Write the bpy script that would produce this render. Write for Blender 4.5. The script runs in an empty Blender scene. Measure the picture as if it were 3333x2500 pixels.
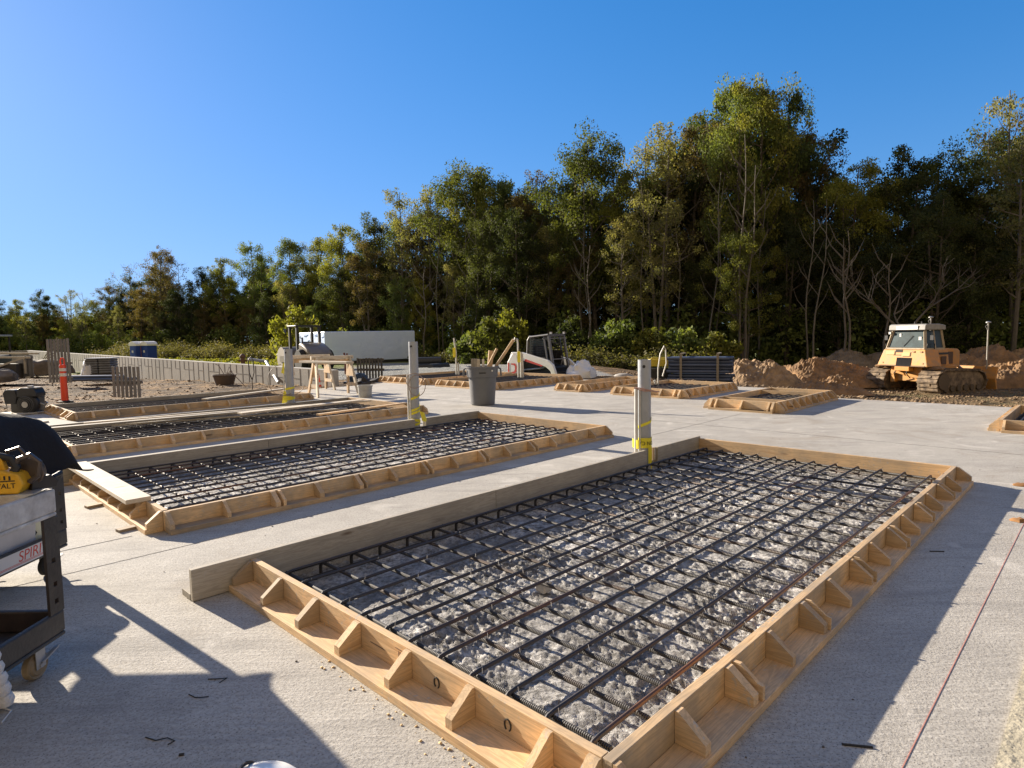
import bpy, math, random
import numpy as np
from mathutils import Vector, Matrix, noise
random.seed(7)
rng = np.random.default_rng(11)
R = math.radians
scn = bpy.context.scene
COL = scn.collection

# ------------------------------------------------------------------ camera
HC = 1.5
F_PX, PITCH, ROLL = 2024.6, R(-4.456), R(-1.026)
IW, IH = 3333.0, 2500.0
cd = bpy.data.cameras.new('camera'); cam = bpy.data.objects.new('camera', cd); COL.objects.link(cam)
cd.sensor_fit = 'HORIZONTAL'; cd.sensor_width = 36; cd.lens = 36*F_PX/IW
cd.clip_start = 0.05; cd.clip_end = 3000
_f = Vector((0, math.cos(PITCH), math.sin(PITCH))); _u0 = Vector((0, -math.sin(PITCH), math.cos(PITCH))); _r0 = Vector((1, 0, 0))
_r = math.cos(ROLL)*_r0+math.sin(ROLL)*_u0; _u = -math.sin(ROLL)*_r0+math.cos(ROLL)*_u0
cam.matrix_world = Matrix(((_r.x, _u.x, -_f.x, 0), (_r.y, _u.y, -_f.y, 0), (_r.z, _u.z, -_f.z, HC), (0, 0, 0, 1)))
scn.camera = cam

# ------------------------------------------------------------------ light
SUN_DIR = Vector((-0.785, 0.620, 0)).normalized(); SUN_EL = R(18.3)
sd = bpy.data.lights.new('sun', 'SUN'); sun = bpy.data.objects.new('sun', sd); COL.objects.link(sun)
sd.energy = 4.5; sd.angle = R(0.5); sd.color = (1.0, 0.87, 0.70)
to_sun = Vector((SUN_DIR.x*math.cos(SUN_EL), SUN_DIR.y*math.cos(SUN_EL), math.sin(SUN_EL)))
sun.rotation_euler = to_sun.to_track_quat('Z', 'Y').to_euler()
SKY_K, SKY_SAT, SKY_STR = (0.42, 0.30, 0.20), 1.38, 0.110
BACK_SKY_FILL = (1.80, 1.42, 1.02, 1)
w = bpy.data.worlds.new('World'); scn.world = w; w.use_nodes = True
wn = w.node_tree.nodes; wl = w.node_tree.links
bg = wn['Background']; sky = wn.new('ShaderNodeTexSky'); sky.sky_type = 'NISHITA'; sky.sun_disc = False
sky.sun_elevation = SUN_EL; sky.sun_rotation = math.atan2(SUN_DIR.x, SUN_DIR.y)
sky.air_density = 1.0; sky.dust_density = 0.3; sky.ozone_density = 2.6; sky.altitude = 100
# soften the glare round the low sun so that the sky keeps its blue, as the photograph's exposure does
ad = wn.new('ShaderNodeVectorMath'); ad.operation = 'MULTIPLY_ADD'; wl.new(sky.outputs[0], ad.inputs[0]); ad.inputs[1].default_value = SKY_K; ad.inputs[2].default_value = (1, 1, 1)
dv = wn.new('ShaderNodeVectorMath'); dv.operation = 'DIVIDE'; wl.new(sky.outputs[0], dv.inputs[0]); wl.new(ad.outputs[0], dv.inputs[1])
hs = wn.new('ShaderNodeHueSaturation'); hs.inputs['Saturation'].default_value = SKY_SAT; tn = wn.new('ShaderNodeVectorMath'); tn.operation = 'MULTIPLY'; tn.inputs[1].default_value = (0.97, 0.98, 1.08); wl.new(dv.outputs[0], tn.inputs[0]); wl.new(tn.outputs[0], hs.inputs['Color'])
# added pale warm fill light: tints the unseen half of the sky behind the camera
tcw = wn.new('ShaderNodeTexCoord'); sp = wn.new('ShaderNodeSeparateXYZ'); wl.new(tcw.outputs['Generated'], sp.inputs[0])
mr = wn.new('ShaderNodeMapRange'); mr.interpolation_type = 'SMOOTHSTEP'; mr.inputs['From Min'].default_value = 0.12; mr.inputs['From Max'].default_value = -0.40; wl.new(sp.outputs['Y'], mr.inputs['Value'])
mxw = wn.new('ShaderNodeMix'); mxw.data_type = 'RGBA'; wl.new(mr.outputs[0], mxw.inputs[0]); wl.new(hs.outputs[0], mxw.inputs[6]); mxw.inputs[7].default_value = BACK_SKY_FILL
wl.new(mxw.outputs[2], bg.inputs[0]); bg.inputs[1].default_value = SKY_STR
scn.view_settings.view_transform = 'Standard'; scn.view_settings.look = 'None'
scn.view_settings.exposure = 1.55; scn.view_settings.gamma = 1; scn.view_settings.use_curve_mapping = False
scn.render.resolution_x = 1024; scn.render.resolution_y = 768
scn.cycles.max_bounces = 6; scn.cycles.transparent_max_bounces = 8

# ------------------------------------------------------------------ frames of reference
TH = R(45.62)                     # the slab's long direction in the world
A = Vector((math.cos(TH), math.sin(TH), 0)); B = Vector((-math.sin(TH), math.cos(TH), 0))
def AB(a, b, z=0.0): return A*a+B*b+Vector((0, 0, z))
def P(x, y, z=0.0):
    "point of the place at height z seen along the sight line of a measured photo position"
    d = _f*F_PX+_r*(x-IW/2)-_u*(y-IH/2)
    t = (z-HC)/d.z
    return Vector((0, 0, HC))+d*t
def D(x, dist, z=0.0):
    "point at forward distance dist along bearing x"
    return Vector(((x-IW/2)/F_PX*dist, dist, z))

# ------------------------------------------------------------------ materials
MATS = {}
def mat(name, col, rough=0.7, metal=0.0, spec=0.5, var=0.0, vscale=3.0, bump=0.0, bscale=30.0, vcol=None, stretch=None, coat=0, trans=0):
    if name in MATS: return MATS[name]
    m = bpy.data.materials.new(name); MATS[name] = m; m.use_nodes = True
    nt = m.node_tree; n = nt.nodes; l = nt.links; b = n['Principled BSDF']
    b.inputs['Base Color'].default_value = (*col, 1); b.inputs['Roughness'].default_value = rough
    b.inputs['Metallic'].default_value = metal; b.inputs['Specular IOR Level'].default_value = spec
    if coat: b.inputs['Coat Weight'].default_value = coat
    tc = n.new('ShaderNodeTexCoord'); mp = n.new('ShaderNodeMapping'); l.new(tc.outputs['Object'], mp.inputs[0])
    if stretch: mp.inputs['Scale'].default_value = stretch
    if var or vcol:
        nz = n.new('ShaderNodeTexNoise'); nz.inputs['Scale'].default_value = vscale; nz.inputs['Detail'].default_value = 6; nz.inputs['Roughness'].default_value = 0.65
        l.new(mp.outputs[0], nz.inputs['Vector'])
        rp = n.new('ShaderNodeValToRGB'); rp.color_ramp.elements[0].position = 0.36; rp.color_ramp.elements[1].position = 0.64
        c2 = vcol if vcol else tuple(max(0, c*(1-var)) for c in col)
        rp.color_ramp.elements[0].color = (*c2, 1); rp.color_ramp.elements[1].color = (*col, 1)
        l.new(nz.outputs[0], rp.inputs[0]); l.new(rp.outputs[0], b.inputs['Base Color'])
    if bump:
        n2 = n.new('ShaderNodeTexNoise'); n2.inputs['Scale'].default_value = bscale; n2.inputs['Detail'].default_value = 8
        l.new(mp.outputs[0], n2.inputs['Vector']); bp = n.new('ShaderNodeBump'); bp.inputs['Strength'].default_value = bump; bp.inputs['Distance'].default_value = 0.02
        l.new(n2.outputs[0], bp.inputs['Height']); l.new(bp.outputs[0], b.inputs['Normal'])
    return m

class NT:
    "tiny node helper"
    def __init__(s, m):
        m.use_nodes = True; s.t = m.node_tree; s.n = s.t.nodes; s.l = s.t.links; s.b = s.n['Principled BSDF']
    def N(s, typ, **k):
        x = s.n.new('ShaderNode'+typ)
        for a, v in k.items():
            if isinstance(v, tuple) and len(v) == 2 and v[0] == 'in': pass
            setattr(x, a, v)
        return x
    def noise(s, vec, scale, detail=5, rough=0.6, dist=0):
        x = s.n.new('ShaderNodeTexNoise'); x.inputs['Scale'].default_value = scale; x.inputs['Detail'].default_value = detail
        x.inputs['Roughness'].default_value = rough; x.inputs['Distortion'].default_value = dist
        if vec: s.l.new(vec, x.inputs['Vector'])
        return x.outputs[0]
    def ramp(s, fac, stops):
        x = s.n.new('ShaderNodeValToRGB'); e = x.color_ramp.elements
        while len(e) < len(stops): e.new(0.5)
        for i, (p, c) in enumerate(stops):
            e[i].position = p; e[i].color = (*c, 1) if not isinstance(c, float) else (c, c, c, 1)
        s.l.new(fac, x.inputs[0]); return x.outputs[0]
    def mix(s, fac, a, b, mode='MIX'):
        x = s.n.new('ShaderNodeMix'); x.data_type = 'RGBA'; x.blend_type = mode
        for k, v in ((0, fac), (6, a), (7, b)):
            if isinstance(v, (float, int)): x.inputs[k].default_value = v if k == 0 else (v, v, v, 1)
            elif isinstance(v, tuple): x.inputs[k].default_value = (*v, 1)
            else: s.l.new(v, x.inputs[k])
        return x.outputs[2]
    def math(s, op, a, b=0.5, clamp=False):
        x = s.n.new('ShaderNodeMath'); x.operation = op; x.use_clamp = clamp
        for k, v in ((0, a), (1, b)):
            if isinstance(v, (float, int)): x.inputs[k].default_value = v
            else: s.l.new(v, x.inputs[k])
        return x.outputs[0]
    def coord(s, kind='Object', scale=(1, 1, 1), rot=(0, 0, 0)):
        t = s.n.new('ShaderNodeTexCoord'); m = s.n.new('ShaderNodeMapping'); s.l.new(t.outputs[kind], m.inputs[0])
        m.inputs['Scale'].default_value = scale; m.inputs['Rotation'].default_value = rot; return m.outputs[0]
    def bump(s, h, strength, dist=0.02, prev=None):
        x = s.n.new('ShaderNodeBump'); x.inputs['Strength'].default_value = strength; x.inputs['Distance'].default_value = dist
        s.l.new(h, x.inputs['Height'])
        if prev: s.l.new(prev, x.inputs['Normal'])
        return x.outputs[0]

def newmat(name):
    m = bpy.data.materials.new(name); MATS[name] = m; return m, NT(m)

def make_wood(name, c1, c2, axis='x', stain=0.35, rough=0.75):
    m, t = newmat(name)
    sc = {'x': (0.9, 14, 14), 'y': (14, 0.9, 14), 'z': (14, 14, 0.9)}[axis]
    inf = t.N('ObjectInfo')
    tcn = t.N('TexCoord'); add = t.N('VectorMath', operation='ADD'); cmb = t.N('CombineXYZ')
    for i in range(3): t.l.new(t.math('MULTIPLY', inf.outputs['Random'], 37.0+9*i), cmb.inputs[i])
    t.l.new(tcn.outputs['Object'], add.inputs[0]); t.l.new(cmb.outputs[0], add.inputs[1])
    mp = t.N('Mapping'); mp.inputs['Scale'].default_value = sc; t.l.new(add.outputs[0], mp.inputs[0])
    g = t.noise(mp.outputs[0], 1.6, 6, 0.6, 1.1)
    col = t.ramp(g, [(0.28, tuple(c*0.8 for c in c2)), (0.45, c1), (0.52, tuple(c*0.72 for c in c1)), (0.58, c1), (0.68, tuple(c*0.66 for c in c1)), (0.75, tuple(min(1, c*1.06) for c in c1))])
    big = t.noise(add.outputs[0], 2.3, 5, 0.65)
    col = t.mix(t.math('MULTIPLY', t.ramp(big, [(0.42, 0.0), (0.62, 1.0)]), stain), col, (0.22, 0.20, 0.165))
    vor = t.N('TexVoronoi'); vor.inputs['Scale'].default_value = 0.9
    mp2 = t.N('Mapping'); mp2.inputs['Scale'].default_value = {'x': (1.6, 7, 7), 'y': (7, 1.6, 7), 'z': (7, 7, 1.6)}[axis]; t.l.new(add.outputs[0], mp2.inputs[0]); t.l.new(mp2.outputs[0], vor.inputs['Vector'])
    knot = t.ramp(vor.outputs['Distance'], [(0.06, 1.0), (0.11, 0.0)])
    col = t.mix(t.math('MULTIPLY', knot, 0.8), col, (0.09, 0.045, 0.02))
    spl = t.noise(add.outputs[0], 38, 3, 0.6); spm = t.noise(add.outputs[0], 1.7, 3, 0.6)
    col = t.mix(t.math('MULTIPLY', t.ramp(spl, [(0.60, 0.0), (0.66, 1.0)]), t.ramp(spm, [(0.45, 0.0), (0.6, 0.75)])), col, (0.36, 0.34, 0.31))
    bri = t.math('ADD', t.math('MULTIPLY', inf.outputs['Random'], 0.45), 0.76)
    hs = t.N('HueSaturation'); t.l.new(col, hs.inputs['Color']); t.l.new(bri, hs.inputs['Value'])
    t.l.new(hs.outputs[0], t.b.inputs['Base Color']); t.b.inputs['Roughness'].default_value = rough
    t.l.new(t.bump(g, 0.35, 0.004), t.b.inputs['Normal'])
    return m
PINE1, PINE2 = (0.66, 0.455, 0.25), (0.47, 0.275, 0.125)
WX = make_wood('pine_along', PINE1, PINE2, 'x', 0.62); WY = make_wood('pine_across', PINE1, PINE2, 'y', 0.42); WZ = make_wood('pine_upright', PINE1, PINE2, 'z', 0.25)
OLDX = make_wood('weathered_board', (0.40, 0.36, 0.29), (0.27, 0.23, 0.18), 'x', 0.45)
PALE = make_wood('pale_plank', (0.62, 0.54, 0.42), (0.50, 0.40, 0.28), 'x', 0.3)
GREYW = make_wood('grey_pallet_wood', (0.20, 0.20, 0.21), (0.12, 0.12, 0.13), 'z', 0.2)
DARKW = make_wood('dark_pallet_wood', (0.06, 0.055, 0.055), (0.03, 0.03, 0.03), 'z', 0.2)

def make_concrete():
    m, t = newmat('slab_concrete')
    c = t.coord('Object', rot=(0, 0, -TH)); cs = t.coord('Object', scale=(1.0, 9, 1), rot=(0, 0, -TH))
    big = t.noise(c, 0.35, 6, 0.6); mid = t.noise(c, 2.2, 6, 0.65); fine = t.noise(c, 60, 4, 0.7); br = t.noise(cs, 4.5, 5, 0.7); pit = t.noise(c, 130, 2, 0.5)
    col = t.ramp(big, [(0.32, (0.27, 0.258, 0.235)), (0.48, (0.40, 0.382, 0.345)), (0.68, (0.50, 0.478, 0.43))])
    col = t.mix(0.55, col, t.ramp(mid, [(0.34, (0.29, 0.275, 0.25)), (0.66, (0.56, 0.53, 0.47))]))
    col = t.mix(0.30, col, t.ramp(br, [(0.35, (0.34, 0.32, 0.285)), (0.65, (0.60, 0.57, 0.51))]))
    col = t.mix(t.math('MULTIPLY', t.ramp(fine, [(0.40, 1.0), (0.56, 0.0)]), 0.42), col, (0.19, 0.17, 0.14))
    col = t.mix(t.math('MULTIPLY', t.ramp(pit, [(0.34, 1.0), (0.40, 0.0)]), 0.8), col, (0.09, 0.08, 0.07))
    st = t.noise(c, 0.8, 7, 0.7, 1.0)
    col = t.mix(t.math('MULTIPLY', t.ramp(st, [(0.54, 0.0), (0.68, 1.0)]), 0.50), col, (0.25, 0.21, 0.16))
    tl = t.coord('Object', scale=(0.5, 4.0, 1), rot=(0, 0, -TH-0.12)); trk = t.noise(tl, 1.3, 4, 0.6, 0.4)
    col = t.mix(t.math('MULTIPLY', t.ramp(trk, [(0.54, 0.0), (0.66, 1.0)]), 0.36), col, (0.19, 0.18, 0.165))
    wp = t.noise(c, 1.1, 3, 0.5, 2.5); col = t.mix(t.math('MULTIPLY', t.ramp(wp, [(0.62, 0.0), (0.70, 1.0)]), 0.35), col, (0.66, 0.63, 0.57))
    t.l.new(col, t.b.inputs['Base Color']); t.b.inputs['Roughness'].default_value = 0.85
    b1 = t.bump(fine, 0.55, 0.006); b2 = t.bump(br, 0.35, 0.01, b1); b3 = t.bump(mid, 0.2, 0.02, b2)
    t.l.new(b3, t.b.inputs['Normal']); return m
CONC = make_concrete()

def make_bed(name, c1, c2):
    m, t = newmat(name)
    c = t.coord('Object')
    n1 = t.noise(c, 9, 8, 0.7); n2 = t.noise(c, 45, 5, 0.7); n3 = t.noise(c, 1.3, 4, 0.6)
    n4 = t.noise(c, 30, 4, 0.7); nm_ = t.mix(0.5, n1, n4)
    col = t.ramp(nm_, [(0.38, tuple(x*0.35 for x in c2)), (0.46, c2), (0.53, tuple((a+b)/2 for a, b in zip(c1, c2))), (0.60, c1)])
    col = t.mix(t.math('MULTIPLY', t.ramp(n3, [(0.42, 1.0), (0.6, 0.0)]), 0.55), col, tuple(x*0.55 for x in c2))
    t.l.new(col, t.b.inputs['Base Color']); t.b.inputs['Roughness'].default_value = 0.95
    t.l.new(t.bump(n2, 1.0, 0.02, t.bump(n1, 1.0, 0.05)), t.b.inputs['Normal']); return m
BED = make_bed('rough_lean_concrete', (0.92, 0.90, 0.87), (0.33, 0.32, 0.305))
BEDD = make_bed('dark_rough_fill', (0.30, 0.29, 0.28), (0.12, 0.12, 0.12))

def make_rebar():
    m, t = newmat('rebar_steel')
    c = t.coord('Object'); inf = t.N('ObjectInfo')
    n1 = t.noise(c, 2.0, 5, 0.7)
    rust = t.math('MULTIPLY', t.ramp(n1, [(0.42, 0.0), (0.62, 1.0)]), t.math('ADD', t.math('POWER', inf.outputs['Random'], 6.0), 0.08))
    col = t.mix(rust, (0.045, 0.043, 0.045), (0.20, 0.085, 0.035))
    t.l.new(col, t.b.inputs['Base Color']); t.b.inputs['Metallic'].default_value = 0.35; t.b.inputs['Roughness'].default_value = 0.55
    return m
REBAR = make_rebar()
BLACKP = mat('black_plastic', (0.022, 0.022, 0.024), 0.5, var=0.4, vscale=8)
RUBBER = mat('rubber', (0.02, 0.02, 0.02), 0.85)
GREYP = mat('grey_plastic', (0.125, 0.13, 0.14), 0.55, var=0.12, vscale=6, bump=0.1, bscale=50)
WHITEP = mat('white_plastic', (0.70, 0.70, 0.68), 0.45, var=0.15, vscale=4)
PVC = mat('grey_pvc', (0.36, 0.385, 0.42), 0.42, var=0.15, vscale=5, bump=0.2, bscale=20)
PVCW = mat('pale_conduit', (0.58, 0.58, 0.55), 0.5, var=0.2, vscale=9)
YELLOW = mat('machine_yellow', (0.60, 0.255, 0.03), 0.55, var=0.28, vscale=3.5, vcol=(0.38, 0.215, 0.08), bump=0.08, bscale=8)
TAPE = mat('caution_yellow', (0.80, 0.72, 0.04), 0.4, var=0.15, vscale=10)
ORANGE = mat('safety_orange', (0.85, 0.07, 0.02), 0.4, var=0.1)
STEEL = mat('bare_steel', (0.42, 0.41, 0.39), 0.4, metal=0.7, var=0.3, vscale=6)
GALV = mat('galvanised', (0.45, 0.46, 0.47), 0.45, metal=0.5, var=0.2, vscale=12)
TRACK = mat('muddy_track_steel', (0.27, 0.20, 0.13), 0.85, var=0.5, vscale=5, vcol=(0.07, 0.05, 0.035), bump=0.5, bscale=12)
GLASS = mat('dark_cab_glass', (0.10, 0.15, 0.16), 0.08, spec=0.8)
INK = mat('black_ink', (0.015, 0.015, 0.015), 0.6)
RED = mat('red_decal', (0.55, 0.05, 0.035), 0.5)
BLUEP = mat('blue_grey_pipe', (0.075, 0.10, 0.165), 0.45, var=0.25, vscale=3)
CLOTH = mat('black_cloth', (0.006, 0.006, 0.009), 0.95, bump=0.4, bscale=25)
SAWY = mat('tool_yellow', (0.78, 0.42, 0.02), 0.45, var=0.2, vscale=12)

# ------------------------------------------------------------------ mesh helpers
class MB:
    def __init__(s): s.v = []; s.f = []
    def add(s, vs, fs):
        o = len(s.v); s.v.extend([tuple(v) for v in vs]); s.f.extend([tuple(i+o for i in f) for f in fs]); return s
    def box(s, x0, x1, y0, y1, z0, z1, M=None):
        vs = [Vector((x, y, z)) for x in (x0, x1) for y in (y0, y1) for z in (z0, z1)]
        if M is not None: vs = [M @ v for v in vs]
        return s.add(vs, [(0, 1, 3, 2), (4, 6, 7, 5), (0, 4, 5, 1), (2, 3, 7, 6), (0, 2, 6, 4), (1, 5, 7, 3)])
    def prism(s, prof, w0, w1, M=None, axis='y'):
        "profile points (p, q) extruded along axis; x/z profile for 'y', y/z for 'x', x/y for 'z'"
        n = len(prof)
        def mk(p, q, wv): return Vector({'y': (p, wv, q), 'x': (wv, p, q), 'z': (p, q, wv)}[axis])
        vs = [mk(p, q, w0) for p, q in prof]+[mk(p, q, w1) for p, q in prof]
        if M is not None: vs = [M @ v for v in vs]
        fs = [tuple(range(n)), tuple(range(2*n-1, n-1, -1))]+[(i, (i+1) % n, n+(i+1) % n, n+i) for i in range(n)]
        return s.add(vs, fs)
    def tube(s, pts, rad, seg=8, caps=True, M=None):
        pts = [Vector(p) for p in pts]; n = len(pts)
        if M is not None: pts = [M @ p for p in pts]
        if not hasattr(rad, '__len__'): rad = [rad]*n
        vs = []; ref = None
        for i, p in enumerate(pts):
            d = (pts[min(i+1, n-1)]-pts[max(i-1, 0)]).normalized()
            if ref is None: ref = Vector((0, 0, 1)) if abs(d.z) < 0.9 else Vector((1, 0, 0))
            x = (ref-d*ref.dot(d)).normalized(); y = d.cross(x); ref = x
            for k in range(seg):
                a = 2*math.pi*k/seg; vs.append(p+(x*math.cos(a)+y*math.sin(a))*rad[i])
        fs = [(i*seg+k, i*seg+(k+1) % seg, (i+1)*seg+(k+1) % seg, (i+1)*seg+k) for i in range(n-1) for k in range(seg)]
        if caps: fs += [tuple(range(seg-1, -1, -1)), tuple(range((n-1)*seg, n*seg))]
        return s.add(vs, fs)
    def bar(s, p, q, w, h, up=(0, 0, 1)):
        p = Vector(p); q = Vector(q); d = (q-p).normalized(); u = Vector(up); u = Vector((1, 0, 0)) if d.cross(u).length < 0.05 else u; x = d.cross(u).normalized(); u = x.cross(d).normalized()
        vs = [e+x*sx*w/2+u*sz*h/2 for e in (p, q) for sx, sz in ((-1, -1), (1, -1), (1, 1), (-1, 1))]
        return s.add(vs, [(0, 1, 2, 3), (7, 6, 5, 4), (0, 4, 5, 1), (1, 5, 6, 2), (2, 6, 7, 3), (3, 7, 4, 0)])
    def lathe(s, prof, seg=24, M=None, caps=True):
        vs = [Vector((r*math.cos(2*math.pi*k/seg), r*math.sin(2*math.pi*k/seg), z)) for r, z in prof for k in range(seg)]
        if M is not None: vs = [M @ v for v in vs]
        n = len(prof)
        fs = [(i*seg+k, i*seg+(k+1) % seg, (i+1)*seg+(k+1) % seg, (i+1)*seg+k) for i in range(n-1) for k in range(seg)]
        if caps: fs += [tuple(range(seg-1, -1, -1)), tuple(range((n-1)*seg, n*seg))]
        return s.add(vs, fs)
    def build(s, name, m, parent=None, smooth=False, bevel=0.0, loc=None):
        me = bpy.data.meshes.new(name); me.from_pydata(s.v, [], s.f); me.validate()
        import bmesh
        bm = bmesh.new(); bm.from_mesh(me); bmesh.ops.recalc_face_normals(bm, faces=bm.faces[:]); bm.to_mesh(me); bm.free()
        me.materials.append(m)
        if smooth:
            me.polygons.foreach_set('use_smooth', [True]*len(me.polygons))
            try: me.set_sharp_from_angle(angle=R(40))
            except Exception: pass
        o = bpy.data.objects.new(name, me); COL.objects.link(o)
        if parent: o.parent = parent
        if loc is not None: o.location = loc
        if bevel:
            b = o.modifiers.new('bevel', 'BEVEL'); b.width = bevel; b.segments = 2; b.limit_method = 'ANGLE'
        return o
def tag(o, label=None, cat=None, group=None, kind=None):
    if label: o['label'] = label
    if cat: o['category'] = cat
    if group: o['group'] = group
    if kind: o['kind'] = kind
    return o
def thing(name, label, cat, loc=(0, 0, 0), rz=0.0, group=None, scale=None):
    o = bpy.data.objects.new(name, None); COL.objects.link(o); o.empty_display_size = 0.2
    o.location = loc; o.rotation_euler = (0, 0, rz)
    if scale: o.scale = (scale,)*3
    return tag(o, label, cat, group)
def child_copy(o, parent, loc=None):
    c = o.copy(); COL.objects.link(c); c.parent = parent
    if loc is not None: c.location = loc
    return c
def fast_mesh(name, V, F, m, attrs=None, smooth=False):
    V = np.asarray(V, np.float32); F = np.asarray(F, np.int32); k = F.shape[1]
    me = bpy.data.meshes.new(name); me.vertices.add(len(V)); me.vertices.foreach_set('co', V.ravel())
    me.loops.add(F.size); me.loops.foreach_set('vertex_index', F.ravel())
    me.polygons.add(len(F)); me.polygons.foreach_set('loop_start', np.arange(0, F.size, k, dtype=np.int32))
    try: me.polygons.foreach_set('loop_total', np.full(len(F), k, np.int32))
    except Exception: pass
    if smooth: me.polygons.foreach_set('use_smooth', np.ones(len(F), bool))
    me.update(calc_edges=True)
    if attrs:
        for an, (dom, arr) in attrs.items():
            at = me.attributes.new(an, 'FLOAT', dom); at.data.foreach_set('value', np.asarray(arr, np.float32))
    me.materials.append(m); return me
def link(name, me, parent=None, loc=None):
    o = bpy.data.objects.new(name, me); COL.objects.link(o)
    if parent: o.parent = parent
    if loc is not None: o.location = loc
    return o
def text_part(name, body, size, m, parent, M, ext=0.001, bend=None):
    cu = bpy.data.curves.new(name, 'FONT'); cu.body = body; cu.size = size; cu.extrude = ext; cu.align_x = 'CENTER'; cu.align_y = 'CENTER'
    tmp = bpy.data.objects.new('tmp', cu); COL.objects.link(tmp)
    dg = bpy.context.evaluated_depsgraph_get(); me = bpy.data.meshes.new_from_object(tmp.evaluated_get(dg)); bpy.data.objects.remove(tmp)
    if bend:
        for v in me.vertices: a_ = v.co.x/bend; v.co = Vector((bend*math.sin(a_), v.co.y, bend*math.cos(a_)-bend+v.co.z))
    me.transform(M); me.materials.clear(); me.materials.append(m); me.name = name
    return link(name, me, parent)

# ------------------------------------------------------------------ the slab and its pits
# forms: a0,a1,b0,b1 (inner rectangle in slab axes)
FORMS = dict(
 f1=(1.56, 7.20, 1.12, 3.76), f2=(1.55, 7.38, 5.38, 8.08), f3=(1.75, 7.45, 9.80, 12.50), f4=(2.66, 7.48, 14.45, 16.78),
 f5=(12.0, 15.75, 12.42, 14.85), f6=(12.06, 15.8, 15.55, 18.05), f7=(12.85, 16.0, 9.98, 10.78), f8=(12.8, 15.3, 7.1, 8.90),
 f9=(11.45, 14.35, 4.46, 5.70), f10=(11.25, 13.5, -1.5, 1.16))
PIT = -0.28
def slab():
    mb = MB()
    xs = {-14.0, 14.72, 16.4}; ys = {-14.0, 6.2, 17.35, 18.7}
    xs.add(11.6)
    for a0, a1, b0, b1 in FORMS.values(): xs |= {a0, a1}; ys |= {b0, b1}
    xs |= set(np.arange(-14, 16, 2.0).tolist()); ys |= set(np.arange(-14, 18, 2.0).tolist())
    xs = sorted(xs); ys = sorted(ys)
    def solid(x, y):
        if x < -14 or y < -14: return False
        if x > 16.4 or y > 18.7: return False
        if x > 14.72 and y < 6.2: return False
        if y > 17.35 and x < 11.6: return False
        for a0, a1, b0, b1 in FORMS.values():
            if a0 < x < a1 and b0 < y < b1: return False
        return True
    for i in range(len(xs)-1):
        for j in range(len(ys)-1):
            x0, x1, y0, y1 = xs[i], xs[i+1], ys[j], ys[j+1]
            if not solid((x0+x1)/2, (y0+y1)/2): continue
            q = [AB(x0, y0), AB(x1, y0), AB(x1, y1), AB(x0, y1)]
            mb.add(q, [(0, 1, 2, 3)])
            for k, (dx, dy) in enumerate(((0, -1), (1, 0), (0, 1), (-1, 0))):
                cx, cy = (x0+x1)/2+dx*((x1-x0)/2+0.001), (y0+y1)/2+dy*((y1-y0)/2+0.001)
                if not solid(cx, cy):
                    p, r = q[k], q[(k+1) % 4]
                    mb.add([p, r, r-Vector((0, 0, 0.45)), p-Vector((0, 0, 0.45))], [(0, 1, 2, 3)])
    # merge doubles so that the slab is one sheet
    o = mb.build('concrete_slab', CONC); import bmesh
    bm = bmesh.new(); bm.from_mesh(o.data); bmesh.ops.remove_doubles(bm, verts=bm.verts[:], dist=1e-4); bmesh.ops.recalc_face_normals(bm, faces=bm.faces[:]); bm.to_mesh(o.data); bm.free()
    tag(o, kind='structure')
slab()

def fbm(x, y, s, octv=4, seed=0.0):
    v = 0.0; a = 1.0; t = 0.0
    for i in range(octv):
        v += a*noise.noise(Vector((x*s+seed, y*s-seed, seed))); t += a; a *= 0.5; s *= 2.1
    return v/t

# ------------------------------------------------------------------ terrain
WS = Vector((-9.0, 23.4, 0)); WD = Vector((-0.722, 0.692, 0))          # block wall start and direction
def smooth(t): t = max(0.0, min(1.0, t)); return t*t*(3-2*t)
def ground_z(x, y):
    a = x*A.x+y*A.y; b = x*B.x+y*B.y
    # distance outside the slab
    da = max(a-(16.4 if b > 6.2 else 14.72), 0); db = max(b-(17.35 if a < 11.6 else 18.7), 0)
    d = math.hypot(da, db)
    inside = (d <= 0) and a > -14 and b > -14
    if inside: return -0.5
    if a < -14 or b < -14: return -0.35
    z = -0.10
    right = smooth((x-4)/8.0)
    z += -(0.12+0.98*right)*smooth(d/(9.0))*(1.0)
    z += -0.35*(1-right)*smooth((d-4)/22)
    amp = 0.07+0.05*right
    if x < -3 and y < 60:
        rr = (x*0.25+y*0.97)+0.9*noise.noise(Vector((x*0.12, y*0.12, 3))); m_ = noise.noise(Vector((x*0.1, y*0.3, 8)))
        z += 0.085*math.sin(rr*4.2)*(0.5+m_)*smooth((-3-x)/3)+0.03*math.sin(rr*11+x*0.4)*max(0, m_+0.3)
    if x > 8 and y < 45:
        rr = (-x*0.35+y*0.93)+0.8*noise.noise(Vector((x*0.15, y*0.15, 5))); z += 0.05*math.sin(rr*4.5)*noise.noise(Vector((x*0.2, y*0.2, 2)))
    if y < 70: z += amp*fbm(x, y, 0.55, 4)+0.03*fbm(x, y, 3.0, 3, 5.2)*(1 if y < 40 else 0)
    return z
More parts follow.
